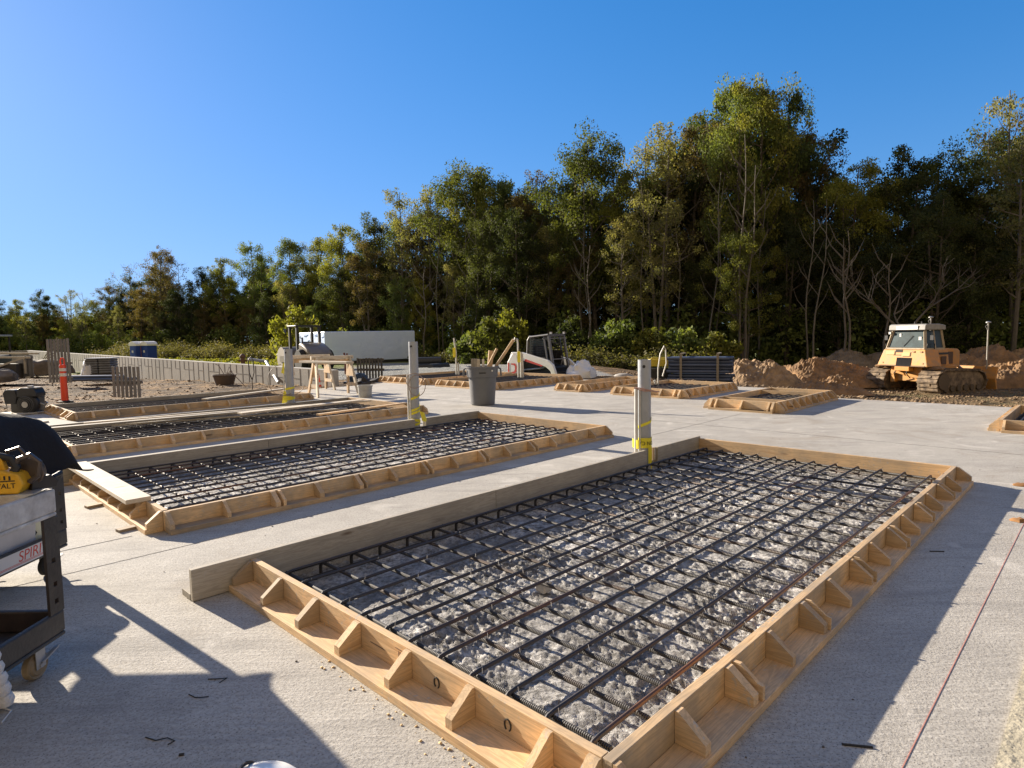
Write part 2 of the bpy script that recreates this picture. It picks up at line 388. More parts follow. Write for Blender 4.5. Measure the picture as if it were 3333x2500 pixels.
def zone(x, y):
    "0 tan dirt, 1 grass/weeds, 2 grey gravel, 3 red-brown dirt"
    s = (Vector((x, y, 0))-WS).dot(WD); n = Vector((-WD.y, WD.x, 0)); off = (Vector((x, y, 0))-WS).dot(Vector((WD.y, -WD.x, 0)))
    g = 0.0; gr = 0.0; rd = 0.0
    if off > 0 and x < 1.5: g = smooth((off-1.5)/3.0)
    if y > 41+0.1*x: g = max(g, smooth((y-41-0.1*x)/5))
    if -13 < x < 4 and 24 < y < 52 and off > 1: gr = 0.9*smooth((x+13)/3); g *= (1-gr)
    if x > 7: rd = smooth((x-7)/4)
    return g, gr, rd
def make_ground_mat():
    m, t = newmat('site_soil')
    c = t.coord('Object')
    n1 = t.noise(c, 0.5, 8, 0.7); n2 = t.noise(c, 3.2, 7, 0.75); n3 = t.noise(c, 22, 5, 0.7)
    cl = t.coord('Object', scale=(0.35, 2.4, 1), rot=(0, 0, R(-8))); n4 = t.noise(cl, 1.1, 6, 0.7)
    def at(nm):
        x = t.N('Attribute'); x.attribute_name = nm; return x.outputs['Fac']
    dirt = t.ramp(n2, [(0.33, (0.045, 0.03, 0.018)), (0.47, (0.17, 0.11, 0.06)), (0.60, (0.44, 0.29, 0.15))])
    dirt = t.mix(t.ramp(n4, [(0.44, 0.9), (0.55, 0.0)]), dirt, (0.055, 0.038, 0.025))  # sunlit patches and rut shade are painted into these soil tones
    red = t.ramp(n2, [(0.33, (0.07, 0.05, 0.03)), (0.5, (0.17, 0.12, 0.065)), (0.64, (0.33, 0.22, 0.115))])
    grass = t.ramp(n1, [(0.35, (0.10, 0.115, 0.035)), (0.55, (0.20, 0.24, 0.07)), (0.7, (0.30, 0.30, 0.12))])
    grav = t.ramp(n3, [(0.3, (0.16, 0.17, 0.18)), (0.7, (0.40, 0.41, 0.41))])
    col = t.mix(at('red'), dirt, red)
    patch = t.math('MULTIPLY', at('red'), t.ramp(n1, [(0.52, 0.0), (0.62, 0.55)]))
    col = t.mix(patch, col, (0.17, 0.17, 0.07))
    col = t.mix(at('gravel'), col, grav); col = t.mix(at('grass'), col, grass)
    t.l.new(col, t.b.inputs['Base Color']); t.b.inputs['Roughness'].default_value = 0.95; t.b.inputs['Specular IOR Level'].default_value = 0.2
    t.l.new(t.bump(n3, 0.8, 0.03, t.bump(n2, 1.0, 0.16)), t.b.inputs['Normal']); return m
SOIL = make_ground_mat()
def terrain():
    xs = np.concatenate([[-900, -500, -300, -200, -140, -100, -75], np.arange(-60, 45, 0.30), [48, 55, 65, 80, 110, 160, 250, 400, 800]])
    ys = np.concatenate([[-600, -200, -80, -30, -15], np.arange(-6, 50, 0.30), np.arange(51, 80, 1.5), [85, 95, 110, 130, 160, 200, 300, 500, 1200]])
    V = np.zeros((len(ys), len(xs), 3)); G = np.zeros((3, len(ys), len(xs)))
    for j, y in enumerate(ys):
        for i, x in enumerate(xs):
            V[j, i] = (x, y, ground_z(float(x), float(y))); G[:, j, i] = zone(float(x), float(y))
    idx = np.arange(len(xs)*len(ys)).reshape(len(ys), len(xs))
    F = np.stack([idx[:-1, :-1], idx[:-1, 1:], idx[1:, 1:], idx[1:, :-1]], -1).reshape(-1, 4)
    me = fast_mesh('ground', V.reshape(-1, 3), F, SOIL, {'grass': ('POINT', G[0].ravel()), 'gravel': ('POINT', G[1].ravel()), 'red': ('POINT', G[2].ravel())}, smooth=True)
    tag(link('ground', me), kind='structure')
terrain()

# ------------------------------------------------------------------ wooden pour forms, fill beds and rebar mats
T, PT, PW = 0.038, 0.038, 0.135      # board thickness, plate thickness, plate width
GUS = [(0.002, PT+0.001), (0.002, 0.168), (0.016, 0.168), (0.120, PT+0.042), (0.120, PT+0.001)]
def side(parent, side_name, La, Lb, h=0.163, t=T, gusset=True, step=0.405, ext0=0.0, ext1=0.0, m=None, doubles=(), rise=0.0, gap=None, start=0.2):
    "one side of a form in the local frame; outward direction depends on the side"
    L = La if side_name in ('right', 'left') else Lb
    # local frame of a side: s along the board, u outward, z up
    if side_name == 'right': Mx = Matrix(((1, 0, 0, 0), (0, -1, 0, 0), (0, 0, 1, 0), (0, 0, 0, 1)))
    elif side_name == 'left': Mx = Matrix(((1, 0, 0, 0), (0, 1, 0, Lb), (0, 0, 1, 0), (0, 0, 0, 1)))
    elif side_name == 'front': Mx = Matrix(((0, -1, 0, 0), (1, 0, 0, 0), (0, 0, 1, 0), (0, 0, 0, 1)))
    else: Mx = Matrix(((0, 1, 0, La), (1, 0, 0, 0), (0, 0, 1, 0), (0, 0, 0, 1)))
    lng = side_name in ('right', 'left')
    wm = m or (WX if lng else WY)
    e0 = 0 if lng else -0.0
    s0, s1 = -ext0, L+ext1
    if lng: s0 -= T; s1 += T                      # long boards lap the ends
    pieces = []
    cuts = [s0]
    k = 2.44
    while cuts[-1]+k < s1-0.5: cuts.append(cuts[-1]+k)
    cuts.append(s1)
    for c0, c1 in zip(cuts, cuts[1:]):
        segs = [(c0, c1)]
        if gap:
            segs = []
            g0, g1 = gap
            if c0 < g0: segs.append((c0, min(c1, g0)))
            if c1 > g1: segs.append((max(c0, g1), c1))
        for q0, q1 in segs:
            mb = MB(); dz = random.uniform(-0.002, 0.002)
            mb.box(q0+0.0015, q1-0.0015, 0.0, t, 0.004, h+dz, Mx)
            mb.build('form_board', wm, parent, bevel=0.0025)
    mb = MB(); po0, po1 = (s0, s1) if lng else (0, L)
    if not lng: po0 -= 0.0; po1 += 0.0
    if lng: mb.box(po0, po1, t+0.001, t+PW, 0.0, PT, Mx)
    else: mb.box(po0, po1, t+0.001, t+PW, 0.0, PT, Mx)
    mb.build('base_plate', wm, parent, bevel=0.002)
    if gusset:
        s = start; n = 0; me = None
        gm = WY if lng else WX
        top = h-0.004
        prof = [(t+p, min(q, top) if q < 0.16 else top) for p, q in GUS]
        spots = []
        while s < L-0.12: spots.append((s, n in doubles)); s += step+random.uniform(-0.015, 0.015); n += 1
        ends_ = ([] if ext0 else [(s0+0.02, False)])+[(s1-0.02, False)] if lng else [(0.02, False), (L-0.02, False)]
        for s, dbl in spots+[e_ for e_ in ends_ if all(abs(e_[0]-q[0]) > 0.06 for q in spots)]:
            for k in range(2 if dbl else 1):
                mb = MB(); lean = random.uniform(-0.01, 0.01)
                # profile in (u, z) extruded along s
                th_ = 0.036 if k == 0 else 0.019
                ss = s+k*0.058
                pr = list(prof)
                if k == 1: pr = [(p, q) for p, q in prof[:2]]+[(t+0.035, top), (t+0.105, top-0.055), (t+0.128, PT+0.06), (t+0.128, PT+0.001)]
                vs = [(ss-th_/2, p, q) for p, q in pr]+[(ss+th_/2+lean, p, q) for p, q in pr]
                nn = len(pr)
                vs = [Mx @ Vector(v) for v in vs]
                mb.add(vs, [tuple(range(nn)), tuple(range(2*nn-1, nn-1, -1))]+[(i, (i+1) % nn, nn+(i+1) % nn, nn+i) for i in range(nn)])
                mb.build('gusset', gm, parent)
def form_root(key, label, group='wooden pour forms on the slab'):
    a0, a1, b0, b1 = FORMS[key]
    return thing('wooden_form', label, 'pour form', AB(a0, b0), TH, group), a1-a0, b1-b0

def bed(key, zt, step, m, amp, label):
    a0, a1, b0, b1 = FORMS[key]
    nx = int((a1-a0)/step)+1; ny = int((b1-b0)/step)+1
    X = np.linspace(a0, a1, nx); Y = np.linspace(b0, b1, ny)
    V = np.zeros((ny, nx, 3))
    for j in range(ny):
        for i in range(nx):
            x, y = X[i], Y[j]
            v = Vector((x*19, y*19, 1.7))
            t1 = 1-abs(noise.noise(v))*2; t2 = noise.noise(v*2.7); t3 = noise.noise(v*6.5); t4 = 1-abs(noise.noise(v*14))*2
            mk = 0.35+1.3*max(0, min(1, 0.5+1.1*noise.noise(Vector((x*2.3, y*2.3, 5))))); t5 = noise.noise(Vector((x*4.1, y*4.1, 11)))
            z = zt+amp*mk*(0.8*t1+0.7*t2+0.6*t3+0.45*t4-0.8)+0.8*amp*t5+0.6*amp*noise.noise(Vector((x*1.1, y*1.1, 9)))
            p = AB(x, y, z); V[j, i] = p
    idx = np.arange(nx*ny).reshape(ny, nx)
    F = np.stack([idx[:-1, :-1], idx[:-1, 1:], idx[1:, 1:], idx[1:, :-1]], -1).reshape(-1, 4)
    o = link('fill_bed', fast_mesh('fill_bed', V.reshape(-1, 3), F, m, smooth=False))
    tag(o, label, 'rough fill', kind='stuff')

def rebar_mat(key, label, dl=0.212, dc=0.232, z=0.072, group='rebar mats in the forms', rad=0.0100, lim=100):
    a0, a1, b0, b1 = FORMS[key]; La, Lb = a1-a0, b1-b0
    root = thing('rebar_mat', label, 'rebar mat', AB(a0, b0), TH, group)
    s = 8 if key in ('f1', 'f2') else 5
    mb = MB(); e = 0.10
    mb.tube([(e-0.02, 0, z-0.13), (e-0.02, 0, z-0.03), (e+0.015, 0, z-0.004), (e+0.05, 0, z), (La/2, 0, z+0.004), (La-e-0.05, 0, z), (La-e-0.015, 0, z-0.004), (La-e+0.01, 0, z-0.03), (La-e+0.01, 0, z-0.12)], rad, s)
    long0 = None
    n = int((Lb-0.20)/dl)+1; off = (Lb-(n-1)*dl)/2
    for i in range(n):
        y = off+i*dl+random.uniform(-0.008, 0.008)
        if long0 is None: long0 = mb.build('long_bar', REBAR, root, smooth=True, loc=(0, y, 0)); o = long0
        else: o = child_copy(long0, root, (random.uniform(-0.015, 0.015), y, random.uniform(-0.003, 0.003)))
        o.rotation_euler = (0, 0, random.uniform(-0.0012, 0.0012))
    mb = MB(); zc = z-1.95*rad
    mb.tube([(0, 0.07, zc-0.10), (0, 0.07, zc-0.03), (0, 0.10, zc), (0, Lb/2, zc-0.004), (0, Lb-0.10, zc), (0, Lb-0.07, zc-0.03), (0, Lb-0.07, zc-0.10)], rad*1.12, s)
    c0 = None; n = min(int((La-0.24)/dc)+1, lim); off = (La-(n-1)*dc)/2
    for i in range(n):
        x = off+i*dc+random.uniform(-0.01, 0.01)
        if c0 is None: c0 = mb.build('cross_bar', REBAR_RIB, root, smooth=True, loc=(x, 0, 0)); o = c0
        else: o = child_copy(c0, root, (x, 0, random.uniform(-0.003, 0.003)))
        o.rotation_euler = (0, 0, random.uniform(-0.002, 0.002))
    # lower perimeter bars
    for y in (0.10, Lb-0.10):
        m2 = MB(); m2.tube([(0.12, y, z-0.10), (La-0.12, y, z-0.10)], rad, s); m2.build('edge_bar', REBAR_RIB, root, smooth=True)
    if key == 'f1':
        ties = MB()
        for i in range(13):
            for j in range(24):
                x = 0.16+j*dc; y = 0.14+i*dl
                if random.random() < 0.5: continue
                ties.tube([(x-0.012, y-0.02, z), (x+0.005, y, z+rad+0.003), (x+0.02, y+0.02, z-0.01), (x+0.035, y+random.uniform(-0.03, 0.03), z+random.uniform(-0.02, 0.03))], 0.0016, 3)
        ties.build('tie_wires', REBAR, root)['kind'] = 'stuff'
    return root
m_, t_ = newmat('ribbed_rebar')
_c = t_.coord('Object', scale=(1, 1, 1)); _w = t_.N('TexWave'); _w.bands_direction = 'Y'; _w.inputs['Scale'].default_value = 34; _w.inputs['Distortion'].default_value = 0.5
t_.l.new(_c, _w.inputs['Vector']); _i = t_.N('ObjectInfo')
_n = t_.noise(_c, 1.7, 5, 0.7)
_col = t_.mix(t_.math('MULTIPLY', t_.ramp(_n, [(0.45, 0.0), (0.65, 0.8)]), _i.outputs['Random']), (0.05, 0.047, 0.046), (0.18, 0.09, 0.04))
_col = t_.mix(t_.ramp(_w.outputs['Fac'], [(0.4, 0.0), (0.6, 0.7)]), _col, (0.02, 0.02, 0.02))
t_.l.new(_col, t_.b.inputs['Base Color']); t_.b.inputs['Roughness'].default_value = 0.5; t_.b.inputs['Metallic'].default_value = 0.2
t_.l.new(t_.bump(_w.outputs['Fac'], 0.8, 0.004), t_.b.inputs['Normal'])
REBAR_RIB = m_

# form 1, nearest
r, La, Lb = form_root('f1', 'largest nearest wooden form with gussets, one side board running past its near corner')
side(r, 'right', La, Lb, doubles=(1, 3, 5, 7, 9, 11), start=0.36)
side(r, 'front', La, Lb, h=0.163, start=0.22, step=0.40)
side(r, 'back', La, Lb)
side(r, 'left', La, Lb, h=0.188, m=OLDX, ext0=0.34, gusset=True, gap=(4.44, 4.66))
mb = MB()
for k in range(7): mb.box(-0.0395, -0.0385, 1.02+0.012*k, 1.026+0.012*k, 0.075, 0.125)
mb.box(-0.0395, -0.0385, 1.00, 1.12, 0.133, 0.136); mb.box(-0.0395, -0.0385, 1.00, 1.12, 0.066, 0.069); mb.box(-0.0395, -0.0385, 1.2, 1.32, 0.09, 0.094); mb.build('grade_stamp', mat('stamp_ink', (0.16, 0.10, 0.07), 0.8), r)
for y_ in (0.42, 0.83, 2.3):
    mb = MB(); mb.tube([(-0.041, y_+0.016*math.cos(R(a_)), 0.085+0.022*math.sin(R(a_))) for a_ in range(-60, 241, 25)], 0.003, 5); mb.build('paint_loop', INK, r)
# form 2
r, La, Lb = form_root('f2', 'long wooden form second from the camera with a wide pale plank on its near end')
side(r, 'right', La, Lb, doubles=(1, 3, 5, 7, 9), start=0.42, step=0.42)
side(r, 'front', La, Lb, h=0.165, start=0.45, step=0.36)
side(r, 'back', La, Lb)
side(r, 'left', La, Lb, h=0.182, t=0.09, m=OLDX, ext0=0.36, gusset=False, gap=(4.46, 4.68))
mb = MB(); mb.box(-0.19, 0.0, 0.42, Lb+0.02, 0.168, 0.205); mb.build('top_plank', PALE, r, bevel=0.003)
mb = MB()
for y in (0.25, 1.3, 2.55): mb.bar((-0.30, y, 0.012), (-0.10, y+0.03, 0.012), 0.07, 0.02)
mb.build('shim', WX, r)
# form 3
r, La, Lb = form_root('f3', 'long wooden form third from the camera with loose planks lying across its rebar')
side(r, 'right', La, Lb, start=0.3, step=0.42); side(r, 'front', La, Lb, start=0.3); side(r, 'back', La, Lb)
side(r, 'left', La, Lb, t=0.07, m=OLDX, gusset=False, ext0=0.2)
# form 4
r, La, Lb = form_root('f4', 'farthest of the four long forms, beside the orange delineator post')
side(r, 'right', La, Lb, start=0.25, step=0.44); side(r, 'front', La, Lb, start=0.2, step=0.42); side(r, 'back', La, Lb)
side(r, 'left', La, Lb, m=OLDX, gusset=False)
# second row
for key, lab in (('f5', 'square wooden form directly behind the trash can, in front of the skid steer'),
                 ('f6', 'farthest left form of the back row, right of the black pallet'),
                 ('f7', 'narrow wooden form between the trash can and the nearest pipe post'),
                 ('f8', 'back row form behind the nearest pipe post with bent conduits standing in it'),
                 ('f10', 'wooden form cut off by the right edge of the photo')):
    r, La, Lb = form_root(key, lab)
    for sd_ in ('right', 'front', 'back', 'left'):
        side(r, sd_, La, Lb, h=0.20 if key != 'f10' else 0.175, start=0.15, step=0.36)
r, La, Lb = form_root('f9', 'narrow wooden form with a stepped near corner, nearest to the bulldozer')
side(r, 'right', La, Lb, h=0.20, start=0.12, step=0.33); side(r, 'back', La, Lb, h=0.20); side(r, 'left', La, Lb, h=0.20, start=0.15, step=0.36)
mb = MB(); mb.box(-0.17, -0.001, 0.0, 0.62, 0.0, 0.038); mb.build('base_plate', WY, r)
side(r, 'front', La, Lb, h=0.20, start=0.1, step=0.5)
mb = MB(); mb.box(-0.02, 0.018, 0.62, 0.66, 0.0, 0.2); mb.box(0.5, 0.54, 0.0, Lb, 0.02, 0.19); mb.build('divider_board', WY, r)
mb = MB(); mb.box(2.3, 2.34, 0.0, Lb, 0.02, 0.19); mb.build('divider_board', WY, r)

bed('f1', -0.033, 0.013, BED, 0.0125, 'pale lumpy concrete fill under the nearest rebar mat')
bed('f2', -0.045, 0.026, BED, 0.011, 'lumpy grey concrete fill under the second rebar mat')
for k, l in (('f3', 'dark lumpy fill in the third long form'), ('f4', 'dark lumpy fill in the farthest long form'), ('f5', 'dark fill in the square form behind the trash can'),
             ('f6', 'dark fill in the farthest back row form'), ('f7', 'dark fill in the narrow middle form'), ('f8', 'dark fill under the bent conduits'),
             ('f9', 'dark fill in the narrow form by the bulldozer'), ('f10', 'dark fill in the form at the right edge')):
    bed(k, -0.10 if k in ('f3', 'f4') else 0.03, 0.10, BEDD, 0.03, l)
rebar_mat('f1', 'nearest rebar grid lying over pale rubble in the largest form')
rebar_mat('f2', 'rebar grid in the second form from the camera')
rebar_mat('f3', 'rebar grid under loose planks in the third form')
rebar_mat('f4', 'rebar grid in the farthest long form')
rebar_mat('f5', 'rebar grid in the square form behind the trash can', z=0.125)
rebar_mat('f6', 'rebar grid in the form right of the black pallet', z=0.125)
rebar_mat('f8', 'rebar grid around the bent conduits in the back row', z=0.125)
rebar_mat('f9', 'rebar grid in the narrow form nearest the bulldozer', z=0.125)
rebar_mat('f10', 'rebar grid in the form at the right edge of the photo', z=0.125)
# small concrete spacer and rubble in the near form
a0, a1, b0, b1 = FORMS['f1']
for i, (x, y, s_, lab) in enumerate(((1770, 1925, 0.05, 'small concrete spacer block standing under the nearest rebar'),)):
    q = P(x, y, -0.02); mb = MB(); mb.lathe([(s_*0.8, 0), (s_, 0.01), (s_*0.92, 0.06), (s_*0.7, 0.066)], 4)
    o = mb.build('spacer_block', mat('spacer_concrete', (0.5, 0.47, 0.42), 0.9, bump=0.5), bevel=0.004, loc=q); tag(o, lab, 'concrete block')

# loose planks over forms 3 and 4
def plank(p, q, wd, th, m, label, name='plank'):
    p = Vector(p); q = Vector(q); c = (p+q)/2; d = q-p; L = d.length
    mb = MB(); mb.box(-L/2, L/2, -wd/2, wd/2, -th/2, th/2)
    o = mb.build(name, m, bevel=0.003); o.location = c
    o.rotation_euler = d.to_track_quat('X', 'Z').to_euler()
    return tag(o, label, 'plank', 'loose planks lying on the forms')
plank(P(273, 1378, .20), P(1206, 1304, .20), 0.09, 0.035, PALE, 'longest pale plank lying lengthwise over the third form')
plank(P(780, 1346, .20), P(1175, 1303, .21), 0.20, 0.035, PALE, 'short broad sunlit plank on top of the third form')
plank(P(364, 1384, .13), P(1130, 1330, .13), 0.10, 0.03, OLDX, 'grey weathered plank lying low on the rebar of the third form')
plank(P(1035, 1350, .17), P(1320, 1312, .17), 0.10, 0.03, WX, 'brown plank near the far end of the third form')
plank(P(665, 1300, .22), P(925, 1266, .22), 0.16, 0.035, PALE, 'whitish board resting across the farthest long form')
plank(P(168, 1395, .19), P(1130, 1311, .19), 0.14, 0.035, OLDX, 'dull brown plank beside the pale ones on the third form')

# ------------------------------------------------------------------ pipe posts with conduits and caution tape
def tape_helix(r, z0, z1, turns, w, ph=0.0, cx=0, cy=0):
    mb = MB(); n = int(40*max(turns, 0.4)); vs = []
    for i in range(n+1):
        a = ph+2*math.pi*turns*i/n; z = z0+(z1-z0)*i/n; rr = r+0.002*math.sin(a*5)
        vs += [(cx+rr*math.cos(a), cy+rr*math.sin(a), z), (cx+(rr+0.002)*math.cos(a+0.05), cy+(rr+0.002)*math.sin(a+0.05), z+w)]
    mb.add(vs, [(2*i, 2*i+2, 2*i+3, 2*i+1) for i in range(n)]); return mb
def post(name, loc, h, r, label, low=0.15):
    root = thing(name, label, 'pipe post', loc, 0, 'grey pipe posts standing in the forms')
    mb = MB(); mb.lathe([(r, -low), (r, h-0.12), (r*1.0, h-0.06), (r*1.0, h), (r*0.86, h), (r*0.86, h-0.25)], 28, caps=False)
    mb.add([(r*0.86*math.cos(2*math.pi*k/28), r*0.86*math.sin(2*math.pi*k/28), h-0.25) for k in range(28)], [tuple(range(28))])
    mb.build('pipe', PVC, root, smooth=True)
    mb = MB(); mb.tube([(-r*0.3, -r*0.99, h-0.075), (-r*0.3, -r*1.04, h-0.075)], 0.018, 12); mb.tube([(-r*0.3, -r*1.0, h-0.075), (-r*0.3, -r*1.06, h-0.075)], 0.009, 8); mb.build('bolt_hole', BLACKP, root)
    return root
Q = AB(6.10, 3.86)
c = post('pipe_post', Q, 1.20, 0.073, 'nearest grey pipe post, wrapped at its base in yellow caution tape')
for x, rr, hh in ((-0.105, 0.021, 0.87), (-0.066, 0.012, 0.86)):
    mb = MB(); mb.tube([(x, -0.055, -0.1), (x, -0.055, 0.45), (x+0.001, -0.055, hh)], rr, 12); mb.build('conduit', PVCW, c, smooth=True)
tape_helix(0.079, 0.40, 0.52, 0.62, 0.035, R(160)).build('caution_tape', TAPE, c)
tape_helix(0.082, 0.195, 0.20, 1.02, 0.115, 0.3).build('caution_tape', TAPE, c)
tape_helix(0.135, 0.20, 0.195, 0.17, 0.10, R(170), 0.0, 0.0).build('caution_tape', TAPE, c)
mb = MB(); mb.box(0.025, 0.065, -0.088, -0.084, -0.06, 0.22); mb.build('tape_tail', TAPE, c)
M0 = Matrix.Translation((0.0, -0.0865, 0.255)) @ Matrix.Rotation(R(90), 4, 'X') @ Matrix.Rotation(R(180), 4, 'Z')
text_part('tape_lettering', 'CAUTION CAUTION', 0.060, INK, c, M0, 0.0008, 0.0865)
mb = MB(); mb.tube([(-0.13, -0.06, 0.885), (-0.08, -0.09, 0.885), (0.0, -0.085, 0.865), (0.07, -0.05, 0.85), (0.12, -0.02, 0.835), (0.17, 0.01, 0.83)], 0.008, 6)
mb.tube([(-0.12, -0.07, 0.88), (-0.02, -0.092, 0.85), (0.08, -0.04, 0.845)], 0.006, 6); mb.build('tie_strap', mat('tie_pink', (0.42, 0.25, 0.20), 0.7), c)
Q = AB(6.12, 8.22)
c = post('pipe_post', Q, 1.43, 0.075, 'middle grey pipe post with cable loops and a spiral of yellow tape')
mb = MB(); mb.tube([(-0.10, -0.03, -0.1), (-0.10, -0.03, 0.9)], 0.018, 10); mb.build('conduit', PVCW, c, smooth=True)
mb = MB(); mb.tube([(-0.06, -0.06, -0.1), (-0.06, -0.06, 0.85)], 0.012, 10); mb.build('conduit', PVCW, c, smooth=True)
def loop(cx, cz, rx, rz, y, n=28, tilt=0.0, a0=0, a1=360):
    return [(cx+rx*math.cos(R(a0+(a1-a0)*i/n)), y+tilt*math.cos(R(a0+(a1-a0)*i/n)), cz+rz*math.sin(R(a0+(a1-a0)*i/n))) for i in range(n+1)]
mb = MB(); mb.tube(loop(0.06, 0.72, 0.13, 0.17, -0.10, tilt=0.03), 0.006, 6); mb.tube(loop(0.02, 0.80, 0.14, 0.12, -0.11, tilt=-0.03), 0.006, 6); mb.build('cable_coil', mat('cable_grey', (0.32, 0.24, 0.20), 0.6), c)
for z0, z1, ph in ((0.45, 0.56, 170), (0.26, 0.36, 170), (0.16, 0.10, 180), (0.03, 0.10, 175), (0.20, 0.30, 150)):
    tape_helix(0.081, z0, z1, 0.62, 0.04, R(ph)).build('caution_tape', TAPE, c)
mb = MB(); mb.add([(0.08, -0.03, 0.30), (0.12, -0.03, 0.28), (0.17, -0.05, 0.12), (0.12, -0.06, 0.14), (0.19, -0.02, 0.15), (0.15, -0.01, 0.27)], [(0, 1, 2, 3), (1, 5, 4, 2)]); mb.build('tape_tail', TAPE, c)
Q = AB(6.12, 12.6)
c = post('pipe_post', Q, 1.30, 0.085, 'farthest grey pipe post in front of the sawhorses, with a wide cable loop')
mb = MB(); mb.tube([(-0.11, -0.02, -0.1), (-0.11, -0.02, 0.95)], 0.015, 10); mb.build('conduit', PVCW, c, smooth=True)
mb = MB(); mb.tube(loop(-0.10, 0.65, 0.30, 0.33, -0.1, tilt=0.05, a0=95, a1=300), 0.006, 6); mb.tube(loop(0.05, 0.55, 0.27, 0.22, -0.10, tilt=0.03, a0=225, a1=345), 0.006, 6); mb.build('cable_loop', mat('cable_dark', (0.16, 0.12, 0.10), 0.6), c)
for z0, z1 in ((0.42, 0.47), (0.28, 0.24), (0.20, 0.24)):
    tape_helix(0.092, z0, z1, 0.6, 0.045, R(170)).build('caution_tape', TAPE, c)
mb = MB(); mb.add([(-0.11, -0.05, 0.42), (-0.06, -0.06, 0.40), (-0.04, -0.08, 0.18), (-0.16, -0.06, 0.15), (-0.13, -0.07, 0.3)], [(0, 1, 2, 4), (4, 2, 3)]); mb.build('tape_tail', TAPE, c)
mb = MB(); mb.add([(-0.10, -0.05, 1.02), (-0.07, -0.06, 1.0), (-0.09, -0.06, 0.78), (-0.15, -0.05, 0.80)], [(0, 1, 2, 3)]); mb.build('tape_tail', TAPE, c)

# thin conduits standing in the back row forms
def stub(loc, pts, rads, label, tape=None):
    root = thing('conduit_stub', label, 'conduit', loc, 0, 'conduits sticking out of the back forms')
    for p_, r_ in zip(pts, rads):
        mb = MB(); mb.tube(p_, r_, 8); mb.build('conduit', PVCW, root, smooth=True)
    if tape:
        mb = MB(); mb.box(tape[0]-0.05, tape[0]+0.05, tape[1]-0.03, tape[1]+0.03, tape[2], tape[3]); mb.build('caution_tape', TAPE, root)
    return root
q = P(1486, 1230, 0.0)
stub(q, [[(0, 0, -0.1), (0, 0, 0.9), (-0.06, 0, 1.45)], [(0.10, 0, -0.1), (0.07, 0, 0.55)]], [0.03, 0.03], 'thin conduit with a knot of yellow tape, left of the trash can', (-0.06, -0.02, 0.75, 1.1))
q = P(1688, 1241, 0.0)
stub(q, [[(0, 0, -0.1), (0, 0, 1.25), (-0.02, 0, 1.38), (-0.09, 0, 1.42), (-0.13, 0, 1.3)], [(0.10, 0, -0.1), (0.10, 0, 0.95)], [(0.16, 0, -0.1), (0.13, 0, 0.9)]], [0.028, 0.035, 0.03], 'cluster of pale conduits in front of the skid steer', (0.02, -0.05, 0.62, 0.98))
q = P(2142, 1268, 0.0)
stub(q, [[(0, 0, -0.1), (0, 0, 0.55), (0.06, 0, 0.95), (0.16, 0, 1.15), (0.20, 0, 1.05), (0.22, 0, 0.7), (0.12, 0, 0.35)], [(-0.02, 0, 0.05), (-0.10, 0, 0.25)]], [0.018, 0.03], 'bent pale conduits standing in the form behind the nearest post')

# ------------------------------------------------------------------ trash can with scrap wood
q = P(1572, 1317, 0.0)
tr = thing('trash_can', 'large grey round trash can full of scrap lumber', 'trash can', q)
mb = MB(); mb.lathe([(0.245, 0), (0.26, 0.02), (0.262, 0.03), (0.30, 0.56), (0.302, 0.60), (0.335, 0.62), (0.345, 0.80), (0.365, 0.81), (0.368, 0.845), (0.335, 0.845), (0.30, 0.80), (0.27, 0.3), (0.22, 0.03)], 40); mb.build('can_body', GREYP, tr, smooth=True)
for sx in (-1, 1):
    mb = MB(); mb.tube([(sx*0.33, -0.06, 0.82), (sx*0.40, -0.06, 0.78), (sx*0.41, -0.05, 0.64), (sx*0.41, 0.05, 0.64), (sx*0.40, 0.06, 0.78), (sx*0.33, 0.06, 0.82)], 0.018, 8); mb.build('handle', GREYP, tr, smooth=True)
mb = MB(); mb.box(0.21, 0.24, -0.285, -0.26, 0.74, 0.77); mb.build('label_sticker', WHITEP, tr)
mb = MB(); mb.box(-0.05, 0.09, -0.346, -0.325, 0.70, 0.725); mb.build('moulded_mark', BLACKP, tr)
def scrap(p, q_, w_, t_2, m, label):
    mb = MB(); p = Vector(p)+q; q2 = Vector(q_)+q; c = (p+q2)/2; d = q2-p
    L = d.length; mb.box(-L/2, L/2, -w_/2, w_/2, -t_2/2, t_2/2); o = mb.build('scrap_board', m, bevel=0.002); o.location = c; o.rotation_euler = d.to_track_quat('X', 'Y').to_euler()
    return tag(o, label, 'scrap wood', 'scrap boards in the trash can')
scrap((0.0, 0.0, 0.4), (0.70, 0.1, 1.41), 0.06, 0.04, WX, 'longest scrap board leaning far out to the right of the trash can')
scrap((0.10, 0.05, 0.2), (0.20, 0.1, 1.18), 0.11, 0.035, WX, 'upright broad scrap board in the middle of the trash can')
scrap((-0.10, -0.1, 0.4), (0.33, 0.0, 1.22), 0.05, 0.04, WX, 'narrow scrap stick just left of the longest board in the can')
scrap((0.02, -0.12, 0.3), (0.03, -0.1, 1.0), 0.06, 0.03, PALE, 'short pale scrap just above the rim of the can')
scrap((-0.20, 0.0, 0.3), (-0.17, 0.0, 1.01), 0.13, 0.02, OLDX, 'weathered thin scrap panel at the left of the can')
scrap((-0.09, 0.08, 0.3), (-0.08, 0.08, 1.0), 0.07, 0.02, OLDX, 'second weathered scrap slat left of centre in the can')

